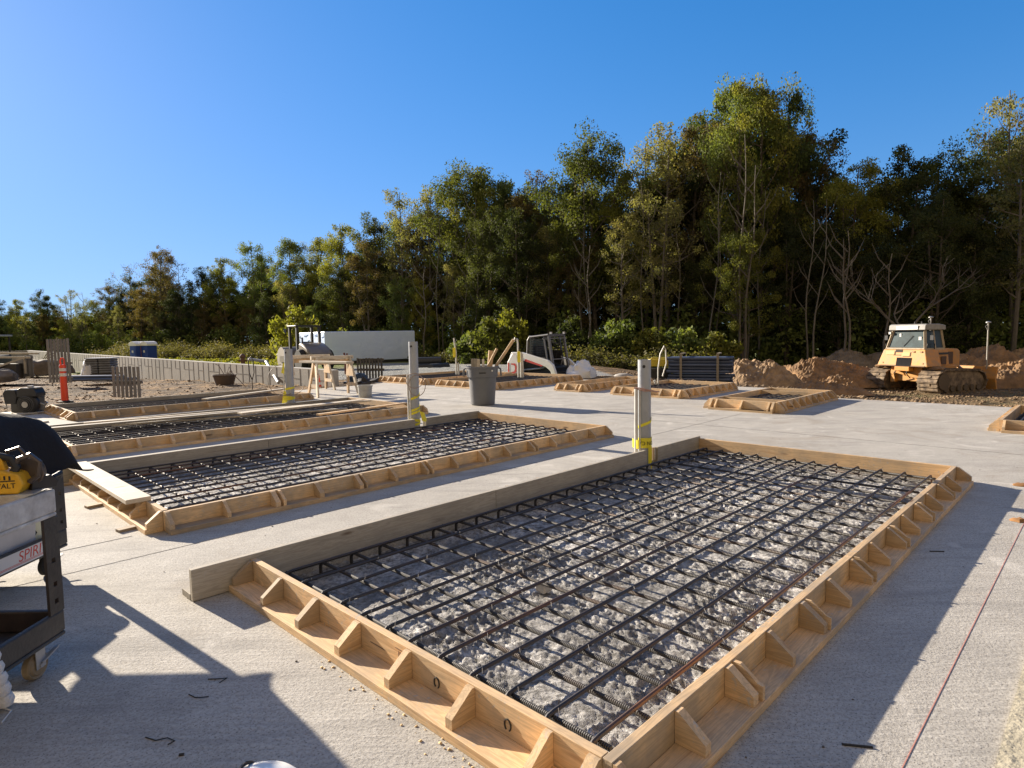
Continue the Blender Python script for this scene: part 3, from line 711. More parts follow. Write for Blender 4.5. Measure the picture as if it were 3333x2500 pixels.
# ------------------------------------------------------------------ utility carts
def cart(loc, label, sticker=False):
    root = thing('utility_cart', label, 'utility cart', loc, 0, 'black plastic utility carts')
    X0, Y0 = -0.62, -1.05
    def tray(z0, z1, m, nm):
        mb = MB(); t = 0.028
        mb.box(X0, 0, Y0, 0, z0, z0+0.02)
        mb.box(-t, 0, Y0, 0, z0+0.02, z1); mb.box(X0, X0+t, Y0, 0, z0+0.02, z1)
        mb.box(X0+t, -t, -t, 0, z0+0.02, z1); mb.box(X0+t, -t, Y0, Y0+t, z0+0.02, z1)
        return mb.build(nm, m, root, bevel=0.008)
    tray(0.715, 0.84, CARTW, 'top_tray'); tray(0.155, 0.275, CARTB, 'bottom_tray')
    for cx in (0, 1):
        for cy in (0, 1):
            # L shaped leg with holes drilled in its long face
            mb = MB(); sx = -1 if cx == 0 else 1; xx = 0 if cx == 0 else X0; sy = -1 if cy == 0 else 1; yy = 0 if cy == 0 else Y0
            holes = [0.33, 0.41, 0.52]
            x0, x1 = sorted((xx, xx+sx*0.012)); W_ = 0.085
            def face(z0, z1, p0=0.0, p1=1.0):
                y0, y1 = sorted((yy+sy*W_*p0, yy+sy*W_*p1)); mb.box(x0, x1, y0, y1, z0, z1)
            zs = 0.275
            for hz in holes:
                face(zs, hz-0.011); face(hz-0.011, hz+0.011, 0.0, 0.38); face(hz-0.011, hz+0.011, 0.64, 1.0); zs = hz+0.011
            face(zs, 0.715)
            y0, y1 = sorted((yy, yy+sy*0.012)); a_, b_ = sorted((xx+sx*0.0125, xx+sx*0.07)); mb.box(a_, b_, y0, y1, 0.275, 0.715)
            mb.build('leg', CARTB, root)
    for cx, cy in ((-0.07, -0.10), (X0+0.07, -0.10), (-0.07, Y0+0.1), (X0+0.07, Y0+0.1)):
        cs = MB(); cs.box(cx-0.04, cx+0.04, cy-0.05, cy+0.05, 0.148, 0.154); cs.box(cx-0.028, cx-0.024, cy-0.035, cy+0.02, 0.05, 0.148); cs.box(cx+0.024, cx+0.028, cy-0.035, cy+0.02, 0.05, 0.148)
        cs.tube([(cx-0.035, cy-0.01, 0.062), (cx+0.035, cy-0.01, 0.062)], 0.010, 10); cs.bar((cx+0.03, cy-0.01, 0.075), (cx+0.035, cy+0.085, 0.105), 0.02, 0.006)
        co = cs.build('caster', GALV, root)
        Mw = Matrix.Translation((cx, cy-0.01, 0.062)) @ Matrix.Rotation(R(90), 4, 'Y')
        wh = MB(); wh.lathe([(0.015, -0.020), (0.040, -0.020), (0.048, -0.013), (0.056, -0.018), (0.0615, -0.012), (0.0615, 0.012), (0.056, 0.018), (0.048, 0.013), (0.040, 0.020), (0.015, 0.020)], 28, Mw)
        wh.build('wheel', mat('tan_caster', (0.30, 0.22, 0.12), 0.6, var=0.3) if not sticker else RUBBER, co, smooth=True)
    mb = MB(); mb.tube([(X0+0.06, Y0, 0.80), (X0+0.08, Y0-0.14, 0.92), (X0+0.15, Y0-0.17, 0.93), (-0.15, Y0-0.17, 0.93), (-0.08, Y0-0.14, 0.92), (-0.06, Y0, 0.80)], 0.016, 8); mb.build('handle', CARTB, root, smooth=True)
    if sticker:
        mb = MB(); mb.box(0.0015, 0.003, -0.75, -0.095, 0.170, 0.262); st = mb.build('sticker', mat('sticker_white', (0.62, 0.60, 0.58), 0.5), root)
        M1 = Matrix.Translation((0.0036, -0.30, 0.222)) @ Matrix.Rotation(R(90), 4, 'Z') @ Matrix.Rotation(R(90), 4, 'X') @ Matrix(((1.0, 0.18, 0, 0), (0, 1, 0, 0), (0, 0, 1, 0), (0, 0, 0, 1)))
        text_part('sticker_lettering', 'SPIRIT', 0.088, RED, st, M1, 0.0004)
        mb = MB()
        for k in range(5): mb.box(0.0032, 0.0036, -0.20+0.012*k, -0.115, 0.238-0.011*k, 0.242-0.011*k)
        mb.box(0.0032, 0.0036, -0.75, -0.12, 0.188, 0.191); mb.box(0.0032, 0.0036, -0.75, -0.13, 0.181, 0.184); mb.build('sticker_stripes', RED, st)
    return root
CARTB = mat('cart_black', (0.028, 0.028, 0.030), 0.45, var=0.5, vscale=7, vcol=(0.06, 0.055, 0.05), bump=0.15, bscale=60)
CARTW = mat('cart_scuffed_grey', (0.62, 0.62, 0.60), 0.6, var=0.4, vscale=9, vcol=(0.36, 0.35, 0.34), bump=0.2, bscale=30)
cart((-2.095, 2.80, 0), 'nearest black utility cart with a scuffed pale top tray and yellow saws on it')
c2 = cart((-2.98, 4.06, 0), 'farther black utility cart with a SPIRIT sticker, under the black cloth', True)
# things in the lower tray of the far cart
mb = MB(); mb.prism([(-0.36, 0.18), (-0.02, 0.18), (0.0, 0.42), (-0.38, 0.42)], -0.5, 0.0); o = mb.build('plastic_tote', mat('tote_white', (0.58, 0.56, 0.55), 0.5, var=0.2), bevel=0.012); o.location = (-3.02, 3.86, 0); tag(o, 'translucent white plastic tote in the far cart\'s lower tray', 'tote')
bk = thing('plastic_bucket', 'small off-white bucket with a dark logo beside the tote in the far cart', 'bucket', (-3.12, 3.93, 0.178))
mb = MB(); mb.lathe([(0.085, 0), (0.10, 0.20), (0.108, 0.20), (0.108, 0.225), (0.096, 0.225), (0.08, 0.01)], 28); mb.build('pail', mat('pail', (0.66, 0.66, 0.50), 0.5), bk, smooth=True)
mb = MB(); mb.lathe([(0.034, 0), (0.034, 0.002), (0.025, 0.0025), (0.025, 0.0)], 6, Matrix.Translation((0.06, -0.079, 0.13)) @ Matrix.Rotation(R(37), 4, 'Z') @ Matrix.Rotation(R(90), 4, 'X'), caps=False); mb.build('hexagon_logo', INK, bk)

# black cloth over the far cart
def cloth():
    n, m2 = 46, 40; V = []; rg = random.Random(3)
    for j in range(m2+1):
        for i in range(n+1):
            u = i/n*2-1; v = j/m2*2-1
            x = u*0.46; y = v*0.42
            z = 0.25*(1-abs(u)**3.0)*(1-abs(v)**2.8)
            over = max(0, abs(u)-0.72)/0.28; ov = max(0, abs(v)-0.8)/0.2
            drop = 0.0
            z += 0.02*noise.noise(Vector((x*5, y*5, 1)))+0.008*noise.noise(Vector((x*16, y*16, 4)))
            if u > 0.55: z -= 0.50*(u-0.55)**1.25*(1+0.45*math.sin(v*7+1)); x -= 0.02*(u-0.55)
            if u < -0.6: z -= 0.9*(-0.6-u)**1.3 ; x += 0.12*(-0.6-u)
            if abs(v) > 0.7: z -= 0.9*(abs(v)-0.7)**1.3*(1+0.2*math.sin(u*8))
            z = max(z, -0.15-0.03*math.sin(v*5+u*3))
            V.append((x, y, z))
    F = [(j*(n+1)+i, j*(n+1)+i+1, (j+1)*(n+1)+i+1, (j+1)*(n+1)+i) for j in range(m2) for i in range(n)]
    mb = MB(); mb.add(V, F); o = mb.build('black_cloth', CLOTH, smooth=True); o.location = (-3.17, 3.56, 0.86)
    s_ = o.modifiers.new('thick', 'SOLIDIFY'); s_.thickness = 0.006
    tag(o, 'black cloth draped in a hump over the far cart', 'cloth')
cloth()
mb = MB(); mb.box(-0.24, 0.20, -0.22, 0.22, 0, 0.24); o = mb.build('cardboard_box', mat('cardboard', (0.3, 0.2, 0.12), 0.9), bevel=0.01); o.location = (-3.2, 3.52, 0.738); tag(o, 'box hidden under the black cloth on the far cart', 'box')

mb = MB()
for s_ in range(1): mb.prism([(-0.30, 0.0), (0.30, 0.0), (0.28, 0.24), (0.12, 0.36), (-0.12, 0.36), (-0.28, 0.24)], -0.20, 0.20)
o = mb.build('added_shadow_bag', BLACKP, bevel=0.04); o.location = (-2.48, 2.08, 0.742); o.rotation_euler = (0, 0, R(90)); tag(o, 'added black shadow-casting bag on the near cart, just beyond the left photo edge', 'shadow caster')  # unseen bag shape added to thicken the cart's ground shadow
mb = MB(); mb.box(-0.20, 0.20, -0.30, 0.30, 0.0, 0.36); mb.box(-0.04, 0.04, -0.12, 0.12, 0.36, 0.40); o = mb.build('added_shadow_box', mat('added_box_red', (0.25, 0.03, 0.02), 0.5), bevel=0.015); o.location = (-2.42, 2.10, 0.177); tag(o, 'red toolbox in the near cart\'s lower tray, beyond the left photo edge', 'added_shadow_box')  # unseen box added to close sunlit gaps in the cart's shadow
# cordless saws on the near cart
def saw(loc, rz, label):
    root = thing('circular_saw', label, 'cordless saw', loc, rz, 'yellow cordless tools on the near cart', 0.86)
    mb = MB(); mb.prism([(-0.10, 0.01), (0.10, 0.0), (0.125, 0.05), (0.105, 0.10), (0.03, 0.125), (-0.06, 0.12), (-0.13, 0.07)], -0.052, 0.052)
    mb.build('motor_housing', SAWY, root, bevel=0.010)
    mb = MB()
    for k in range(6): mb.box(-0.045+k*0.022, -0.037+k*0.022, -0.0535, -0.0525, 0.085-0.002*k, 0.105-0.002*k)
    mb.box(-0.06, 0.09, -0.0535, -0.0525, 0.068, 0.073); mb.build('vent_slots', BLACKP, root)
    M1 = Matrix.Translation((0.02, -0.0535, 0.045)) @ Matrix.Rotation(R(90), 4, 'X'); text_part('brand_lettering', 'DEWALT', 0.036, INK, root, M1, 0.0006)
    mb = MB(); mb.tube([(-0.10, 0, 0.10), (-0.12, 0, 0.15), (-0.09, 0, 0.19), (-0.02, 0, 0.20), (0.06, 0, 0.175), (0.08, 0, 0.13), (0.06, 0, 0.10)], [0.024, 0.022, 0.020, 0.019, 0.019, 0.020, 0.024], 10); mb.build('handle', BLACKP, root, smooth=True)
    mb = MB(); mb.tube([(0.06, 0.0, 0.11), (0.09, 0.0, 0.17), (0.14, 0.0, 0.19), (0.18, 0.0, 0.15), (0.17, 0.0, 0.08), (0.13, 0.0, 0.05)], 0.014, 8); mb.tube([(0.02, 0.03, 0.12), (0.03, 0.03, 0.21), (0.08, 0.03, 0.225), (0.12, 0.03, 0.17)], 0.010, 8); mb.build('front_handle', mat('guard_brown', (0.10, 0.08, 0.07), 0.35, metal=0.4), root, smooth=True)
    mb = MB(); mb.prism([(-0.03, 0.12), (0.04, 0.115), (0.02, 0.19), (-0.01, 0.19)], -0.018, 0.018); mb.build('trigger_grip', SAWY, root, bevel=0.004)
    Mw = Matrix.Translation((0.10, 0.06, 0.09)) @ Matrix.Rotation(R(90), 4, 'X')
    mb = MB(); mb.lathe([(0.0, -0.02), (0.072, -0.02), (0.078, -0.012), (0.078, 0.012), (0.072, 0.018), (0.0, 0.018)], 30, Mw, caps=False); mb.build('blade_guard', mat('guard_brown', (0.10, 0.08, 0.07), 0.35, metal=0.4), root, smooth=True)
    mb = MB(); mb.box(-0.02, 0.17, -0.06, 0.09, -0.002, 0.002); mb.build('base_shoe', GALV, root)
    mb = MB(); mb.box(-0.19, -0.11, -0.045, 0.045, 0.01, 0.075); mb.build('battery', BLACKP, root, bevel=0.008)
    return root
saw((-2.23, 2.66, 0.855), R(14), 'yellow cordless saw at the corner of the near cart, lettering facing out')
saw((-2.40, 2.50, 0.86), R(4), 'second yellow cordless saw, cut off by the left photo edge')
mb = MB(); mb.prism([(-0.05, 0), (0.05, 0), (0.06, 0.03), (0.03, 0.06), (-0.04, 0.05)], -0.03, 0.03); mb.tube([(0.05, 0, 0.04), (0.09, 0.02, 0.05), (0.10, 0.05, 0.03)], 0.012, 8)
o = mb.build('battery_pack', BLACKP, bevel=0.005); o.location = (-2.13, 2.76, 0.852); o.rotation_euler = (0, 0, R(60)); tag(o, 'small black battery pack beside the near saw on the cart', 'battery')

# white strap coil hanging at the near cart's front and white hard hat on a bucket
mb = MB()
for k in range(6): mb.lathe([(0.0, -0.03), (0.026, -0.024), (0.034, 0), (0.026, 0.024), (0.0, 0.03)], 14, Matrix.Translation((-2.115, 2.40+0.012*k, 0.29-0.052*k+0.01)), caps=False)
mb.tube([(-2.115, 2.45, 0.01), (-2.075, 2.44, 0.005), (-2.05, 2.36, 0.004)], 0.003, 5)
o = mb.build('white_rope', mat('rope_white', (0.72, 0.70, 0.66), 0.8, bump=0.5, bscale=80), smooth=True); tag(o, 'knotted white rope hanging beside the near cart at the left edge', 'rope')
hb = P(835, 2478, 0.46); hb = Vector((hb.x*1.02, hb.y+0.03, 0))
bk = thing('upturned_bucket', 'upturned bucket under the white hard hat, below the bottom edge', 'bucket', hb)
mb = MB(); mb.lathe([(0.16, 0), (0.16, 0.02), (0.15, 0.02), (0.135, 0.25), (0.0, 0.25)], 28, caps=False); mb.build('pail', WHITEP, bk, smooth=True)
hh = thing('hard_hat', 'white hard hat peeking in at the bottom edge', 'hard hat', hb+Vector((0, 0, 0.252)))
mb = MB(); mb.lathe([(0.150, 0.0), (0.148, 0.004), (0.128, 0.012), (0.126, 0.05), (0.112, 0.095), (0.085, 0.128), (0.045, 0.147), (0.001, 0.153)], 32, Matrix.Scale(1.14, 4, (1, 0, 0)), caps=False); mb.build('shell', mat('gloss_white', (0.85, 0.85, 0.83), 0.25), hh, smooth=True)
mb = MB(); mb.tube([(-0.05, 0.13*math.cos(a), 0.01+0.148*math.sin(a)) for a in [R(x) for x in range(5, 176, 10)]], 0.005, 6); mb.build('strap', INK, hh)

# ------------------------------------------------------------------ left yard: block wall, panels, delineator, engine
def wall_top(s): return 0.50+0.0085*s
def block_wall():
    root = thing('block_wall', 'long low concrete retaining wall with vertical board marks, running away to the left', 'wall', WS)
    m, t = newmat('form_marked_concrete')
    c = t.coord('Object'); n1 = t.noise(c, 0.8, 6, 0.6); n2 = t.noise(c, 14, 4, 0.6)
    col = t.ramp(n1, [(0.35, (0.25, 0.24, 0.21)), (0.65, (0.38, 0.36, 0.32))]); t.l.new(t.mix(0.25, col, t.ramp(n2, [(0.3, 0.2), (0.7, 0.55)])), t.b.inputs['Base Color']); t.b.inputs['Roughness'].default_value = 0.9
    nrm = Vector((WD.y, -WD.x, 0))
    mb = MB(); S0, S1 = -4.2, 50.0
    n = 40
    def q(s, off, z): return WD*s+nrm*off+Vector((0, 0, z))
    for i in range(n):
        s0 = S0+(S1-S0)*i/n; s1 = S0+(S1-S0)*(i+1)/n
        mb.add([q(s0, 0, -0.9), q(s1, 0, -0.9), q(s1, 0, wall_top(s1)), q(s0, 0, wall_top(s0)), q(s0, 0.28, -0.9), q(s1, 0.28, -0.9), q(s1, 0.28, wall_top(s1)), q(s0, 0.28, wall_top(s0))],
               [(0, 1, 2, 3), (7, 6, 5, 4), (3, 2, 6, 7)]+([(0, 3, 7, 4)] if i == 0 else [])+([(1, 5, 6, 2)] if i == n-1 else []))
    mb.build('wall_body', m, root)
    # return leg at the far end
    e = WD*S1; mb = MB(); d2 = Vector((-0.75, -0.66, 0)); zt = wall_top(S1)
    mb.bar(e+d2*0.0+Vector((0, 0, (zt-0.9)/2-0.01)), e+d2*14+Vector((0, 0, (zt-0.9)/2-0.01)), 0.28, zt+0.9); mb.build('return_wall', m, root)
    # joints: thin raised fins left by the form panels, in dark grey
    jm = mat('wall_joint_dark', (0.16, 0.15, 0.14), 0.9)
    mb = MB(); s = S0+0.3; k = 0
    while s < S1:
        z1 = wall_top(s); z0 = -0.5 if k % 3 else -0.5
        split = 0.12+0.006*s
        tall = (k*7) % 5 < 2
        a_, b_ = q(s, -0.002, z0 if tall or k % 2 else split), q(s, -0.002, z1-0.02)
        mb.bar(a_, b_, 0.03, 0.012, up=(nrm.x, nrm.y, 0)); k += 1
        if (k*7) % 5 >= 2: mb.bar(q(s, -0.001, split), q(s+0.6, -0.001, split+0.005), 0.012, 0.025)
        s += 0.6
    mb.build('panel_joints', jm, root)
block_wall()

def yard_z(p): return ground_z(p.x, p.y)
def slat_panel(x0, x1, yb, yt, n, m, label, gap=0.35, lean=0.0, rails=(0.08, 0.5, 0.92), z=None, taper=0.0, cat='pallet panel', name='slat_panel'):
    zb = -0.18 if z is None else z
    p0 = P(x0, yb, zb); p1 = P(x1, yb, zb); dist = p0.y
    hgt = (yb-yt)/F_PX*dist
    d = (p1-p0); d.z = 0; L = d.length; rz = math.atan2(d.y, d.x)
    root = thing(name, label, cat, (p0.x, p0.y, zb), rz, 'slatted timber panels standing in the yard')
    pitch = L/n
    for i in range(n):
        mb = MB(); w_ = pitch*(1-gap); hh = hgt*(1+random.uniform(-0.02, 0.01))+taper*hgt*i/n
        x = i*pitch; mb.box(x, x+w_, 0, 0.025, 0, hh, Matrix.Rotation(lean, 4, 'X')); mb.build('slat', m, root)
    for f in rails:
        mb = MB(); mb.box(-0.01, L, 0.026, 0.06, hgt*f-0.05, hgt*f+0.04, Matrix.Rotation(lean, 4, 'X')); mb.build('rail', m, root)
    return root
slat_panel(160, 236, 1246, 1104, 7, GREYW, 'tallest grey slatted panel, just left of the orange delineator', gap=0.30, rails=(0.10, 0.45))
slat_panel(54, 110, 1227, 1157, 8, GREYW, 'closed grey slatted panel far left beside the loose frames', gap=0.04)
slat_panel(369, 463, 1294, 1193, 7, GREYW, 'grey slatted panel with open gaps behind the farthest long form', gap=0.36, rails=(0.5,), z=-0.12)
slat_panel(1163, 1250, 1240, 1166, 9, DARKW, 'black pallet standing on edge in front of the white container', gap=0.42, rails=(0.06, 0.5, 0.94), z=-0.2)

# delineator
q = P(212, 1308, 0.0); q.z = -0.12
q = P(212, 1309, -0.12)
dl = thing('delineator_post', 'orange delineator post with two white bands at the left', 'delineator', q)
mb = MB(); mb.lathe([(0.20, 0.0), (0.20, 0.03), (0.08, 0.05), (0.0, 0.05)], 8, caps=False); mb.build('rubber_base', RUBBER, dl)
mb = MB(); mb.lathe([(0.088, 0.05), (0.080, 0.60), (0.074, 0.94), (0.078, 0.98), (0.080, 1.02), (0.066, 1.04), (0.0, 1.045)], 24, caps=False); mb.build('tube', ORANGE, dl, smooth=True)
for z0 in (0.72, 0.86):
    mb = MB(); mb.lathe([(0.0822, z0), (0.0812, z0+0.085)], 24, caps=False); mb.build('reflective_band', mat('band_white', (0.72, 0.68, 0.62), 0.4), dl, smooth=True)
mb = MB(); mb.tube([(-0.05, 0, 1.03), (-0.055, 0, 1.16), (-0.03, 0, 1.22), (0.03, 0, 1.22), (0.055, 0, 1.16), (0.05, 0, 1.03)], 0.018, 8); mb.build('handle', ORANGE, dl, smooth=True)

# small engine
q = P(92, 1346, -0.0)
en = thing('small_engine', 'black small gasoline engine with a round starter housing, on a board', 'engine', q, 0, None, 1.12)
mb = MB(); mb.lathe([(0.0, -0.09), (0.12, -0.09), (0.18, -0.07), (0.185, 0.0), (0.16, 0.03), (0.0, 0.04)], 28, Matrix.Translation((0.10, -0.10, 0.19)) @ Matrix.Rotation(R(-90), 4, 'X') @ Matrix.Scale(-1, 4, (0, 0, 1)), caps=False); st = mb.build('starter_housing', BLACKP, en, smooth=True)
mb = MB(); mb.lathe([(0.0, -0.01), (0.055, -0.01), (0.06, 0.0), (0.0, 0.002)], 20, Matrix.Translation((0.10, -0.20, 0.19)) @ Matrix.Rotation(R(90), 4, 'X'), caps=False); mb.build('starter_cap', STEEL, en, smooth=True)
for rr in (0.09, 0.125, 0.155):
    mb = MB(); mb.tube([(0.10+rr*math.cos(R(a)), -0.196+0.12*(rr-0.09), 0.19+rr*math.sin(R(a))) for a in range(0, 361, 20)], 0.006, 5); mb.build('cooling_ring', mat('dark_metal', (0.05, 0.05, 0.05), 0.4), en)
mb = MB(); mb.prism([(-0.10, 0.33), (0.28, 0.33), (0.29, 0.40), (0.24, 0.50), (-0.02, 0.51), (-0.09, 0.47)], -0.14, 0.12); mb.build('fuel_tank', BLACKP, en, bevel=0.02)
mb = MB(); mb.tube([(0.10, -0.02, 0.50), (0.10, -0.02, 0.54)], 0.05, 14); mb.box(0.14, 0.27, -0.1, 0.06, 0.49, 0.515); mb.build('tank_cap', STEEL, en)
mb = MB(); mb.prism([(-0.34, 0.20), (-0.13, 0.20), (-0.10, 0.34), (-0.13, 0.47), (-0.30, 0.48), (-0.37, 0.42)], -0.13, 0.10); mb.build('air_cleaner', BLACKP, en, bevel=0.02)
mb = MB(); mb.box(-0.26, 0.20, -0.09, 0.20, 0.03, 0.33); mb.build('crankcase', mat('dark_metal', (0.05, 0.05, 0.05), 0.4), en, bevel=0.015)
mb = MB(); mb.box(-0.30, 0.30, -0.16, 0.24, 0.0, 0.03); mb.build('mounting_plate', STEEL, en)
mb = MB(); mb.tube([(-0.37, -0.05, 0.46), (-0.40, -0.05, 0.34), (-0.36, -0.05, 0.12)], 0.012, 6); mb.tube([(0.29, -0.05, 0.2), (0.38, -0.05, 0.17), (0.42, -0.05, 0.22)], 0.02, 8); mb.build('exhaust_stub', STEEL, en, smooth=True)

def slab_board(p, q_, wd, th, m, label, name='plywood_sheet', cat='board', group='loose boards at the left'):
    p = Vector(p); q2 = Vector(q_); d = q2-p; L = d.length; mb = MB(); mb.box(0, L, -wd/2, wd/2, 0, th)
    o = mb.build(name, m, bevel=0.004); o.location = p; o.rotation_euler = d.to_track_quat('X', 'Z').to_euler(); return tag(o, label, cat, group)
LIGHT = mat('dusty_plywood', (0.50, 0.46, 0.38), 0.8, var=0.25, vscale=3)
slab_board(P(10, 1352, 0.01), P(128, 1340, 0.01), 0.75, 0.03, LIGHT, 'dusty pale plywood sheet lying under the small engine')
slab_board(P(0, 1394, 0.02), P(150, 1376, 0.02), 0.20, 0.04, LIGHT, 'pale board below the engine at the left edge')
slab_board(P(-60, 1335, 0.03), P(28, 1372, 0.03), 0.16, 0.04, LIGHT, 'short pale board crossing at the far left edge')
slab_board(P(120, 1366, 0.01), P(215, 1384, 0.01), 0.45, 0.02, mat('grey_board', (0.22, 0.21, 0.19), 0.8, var=0.3), 'grey dusty board against the corner of the farthest long form')

# stack of wrapped bags on a pallet
q = P(334, 1221, -0.22)
bs = thing('bag_stack', 'pallet of grey bags half wrapped in white plastic, in front of the wall', 'bag stack', q, R(12))
rg = random.Random(4)
BAG = mat('bag_grey', (0.17, 0.18, 0.20), 0.8, var=0.3); WRAP = mat('white_wrap', (0.72, 0.73, 0.74), 0.35, bump=0.8, bscale=9)
for lv in range(6):
    for k in range(2):
        mb = MB(); mb.box(-0.62+k*0.63, -0.02+k*0.63, -0.5, 0.5, 0.12+lv*0.125, 0.12+lv*0.125+0.115); mb.build('bag', BAG, bs, bevel=0.045)
mb = MB(); mb.box(-0.64, 0.64, -0.52, 0.52, 0.0, 0.11); mb.build('pallet', DARKW, bs)
def lump(n, sx, sy, sz, seed, m, name, parent=None, f=1.6, amp=0.16, flat=True):
    V = []; F = []
    nu, nv = n*2, n
    for j in range(nv+1):
        for i in range(nu):
            th_ = math.pi*j/nv; ph = 2*math.pi*i/nu
            d = Vector((math.sin(th_)*math.cos(ph), math.sin(th_)*math.sin(ph), math.cos(th_)))
            k = 1+amp*noise.noise(d*f+Vector((seed, seed, 0)))*2+amp*0.5*noise.noise(d*f*3+Vector((seed, 0, 0)))
            p = Vector((d.x*sx*k, d.y*sy*k, d.z*sz*k))
            if flat and p.z < 0: p.z *= 0.15
            V.append(p)
    for j in range(nv):
        for i in range(nu): F.append((j*nu+i, j*nu+(i+1) % nu, (j+1)*nu+(i+1) % nu, (j+1)*nu+i))
    mb = MB(); mb.add(V, F); return mb.build(name, m, parent, smooth=True)
o = lump(12, 0.34, 0.6, 0.85, 3, WRAP, 'plastic_wrap', bs, 3, 0.14); o.location = (-0.55, -0.05, 0.05)
mb = MB(); mb.box(-0.62, 0.66, -0.55, 0.55, 0.88, 0.93); mb.build('top_sheet', mat('sheet_grey', (0.40, 0.42, 0.45), 0.5), bs, bevel=0.01)
# blue pipes on the ground
p0, p1 = P(225, 1240, -0.2), P(420, 1238, -0.2)
pr = thing('pipe_bundle', 'low bundle of blue-grey pipes lying on the dirt at the left', 'pipe bundle', p0, math.atan2((p1-p0).y, (p1-p0).x))
L = (p1-p0).length
for k, (y, z) in enumerate(((-0.2, 0.06), (-0.06, 0.06), (0.08, 0.06), (0.22, 0.06), (-0.13, 0.18), (0.02, 0.18), (0.15, 0.18))):
    mb = MB(); mb.tube([(rg.uniform(-0.3, 0.3), y, z), (L+rg.uniform(-0.3, 0.3), y, z)], 0.065, 10); mb.build('pipe', BLUEP, pr, smooth=True)
# tub with a rebar loop against the wall
q = P(732, 1258, -0.25)
tb = thing('mortar_tub', 'brown tub with rods leaning out of it, against the concrete wall', 'tub', q, R(-20))
mb = MB(); mb.lathe([(0.30, 0), (0.42, 0.42), (0.44, 0.42), (0.44, 0.46), (0.40, 0.46), (0.30, 0.05), (0.0, 0.05)], 18, caps=False); mb.build('tub_body', mat('tub_brown', (0.10, 0.075, 0.06), 0.8), tb, smooth=True)
mb = MB(); mb.tube([(0.1, 0, 0.3), (-0.35, 0.1, 0.8), (-0.5, 0.1, 0.85)], 0.015, 5); mb.tube([(0.0, 0, 0.3), (0.3, 0, 0.6), (0.9, 0.1, 0.0)], 0.015, 5); mb.tube([(0.1, 0, 0.4), (0.25, 0, 0.75), (0.4, 0, 0.55)], 0.012, 5); mb.build('rods', mat('cable_dark', (0.16, 0.12, 0.10), 0.6), tb)
# rebar loop by the far form
q = P(822, 1274, 0.0)
mb = MB(); mb.tube([(0.0, 0, 0), (0.0, 0, 0.32), (0.07, 0, 0.55), (0.06, 0, 0.92), (0.0, 0, 1.02), (-0.08, 0, 0.93), (-0.07, 0, 0.55), (0.0, 0, 0.35)], 0.016, 6); o = mb.build('rebar_loop', REBAR, smooth=True); o.location = q; tag(o, 'upright dark loop of bent bar in front of the concrete wall', 'rebar loop')

# loose timber frames, tarp and leaning boards on the far left
q = P(-20, 1232, -0.2)
fr = thing('timber_frame', 'dark timber frame with pale edges at the far left edge', 'timber frame', q, R(5))
mb = MB()
for a_, b_ in (((-2.0, 0, 0.0), (-2.0, 0, 1.15)), ((1.35, 0.3, 0.2), (1.35, 0.3, 1.1)), ((-2.2, 0, 1.12), (1.7, 0.2, 1.02)), ((-2.2, -0.4, 0.75), (0.4, -0.3, 0.66)), ((-1.0, -0.4, 0.05), (1.45, 0.2, 1.05)), ((-2.2, 0.8, 1.35), (1.6, 1.0, 1.2))):
    mb.bar(a_, b_, 0.09, 0.09)
mb.build('beams', LIGHT, fr)
mb = MB(); mb.box(-2.2, 1.1, 0.0, 0.9, 0.0, 0.72); mb.build('stacked_panels', mat('panel_dark', (0.06, 0.055, 0.05), 0.8), fr)
SOILP = mat('pile_soil', (0.30, 0.175, 0.08), 0.95, var=0.6, vscale=1.8, vcol=(0.13, 0.08, 0.042), bump=1.0, bscale=9)
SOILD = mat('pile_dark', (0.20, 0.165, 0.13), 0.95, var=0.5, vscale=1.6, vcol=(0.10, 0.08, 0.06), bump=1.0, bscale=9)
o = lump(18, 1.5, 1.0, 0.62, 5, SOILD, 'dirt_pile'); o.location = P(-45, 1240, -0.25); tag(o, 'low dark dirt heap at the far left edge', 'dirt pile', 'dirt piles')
o = lump(16, 1.7, 1.0, 0.95, 9, mat('tarp_brown', (0.13, 0.10, 0.07), 0.8, var=0.4), 'tarp_heap'); o.location = P(136, 1215, -0.3); tag(o, 'brown tarp covered heap between the two left slatted panels', 'tarp heap')
for k in range(5):
    p = P(146+k*5, 1196, -0.2); mb = MB(); t2 = p+Vector((0.7, 0.5, 2.15-0.1*k)); mb.bar(p-Vector((0.5, 0, 0)), t2, 0.10, 0.04); o = mb.build('leaning_board', OLDX)
    tag(o, 'thin brown board leaning in the fan behind the tallest slatted panel', 'board', 'boards leaning in a fan')
# vehicle at the very left edge
q = D(6, 42, -0.4)
vh = thing('loader', 'dark machine cab cut off by the left photo edge', 'machine', q, R(10))
mb = MB(); mb.box(-2.2, 0.2, -0.9, 0.9, 0.5, 1.2); mb.build('body', mat('mach_dark', (0.05, 0.05, 0.05), 0.6), vh, bevel=0.05)
for x in (-1.0, 0.15):
    for y in (-0.8, 0.8): mb = MB(); mb.bar((x, y, 1.2), (x, y, 2.45), 0.08, 0.08); mb.build('cab_post', BLACKP, vh)
mb = MB(); mb.box(-1.2, 0.3, -0.95, 0.95, 2.45, 2.56); mb.build('roof', mat('roof_grey', (0.35, 0.35, 0.34), 0.6), vh, bevel=0.02)
for x in (-1.6, -0.2):
    mb = MB(); mb.lathe([(0.2, -0.15), (0.5, -0.15), (0.55, 0), (0.5, 0.15), (0.2, 0.15)], 20, Matrix.Translation((x, -0.9, 0.5)) @ Matrix.Rotation(R(90), 4, 'X')); mb.build('wheel', RUBBER, vh, smooth=True)

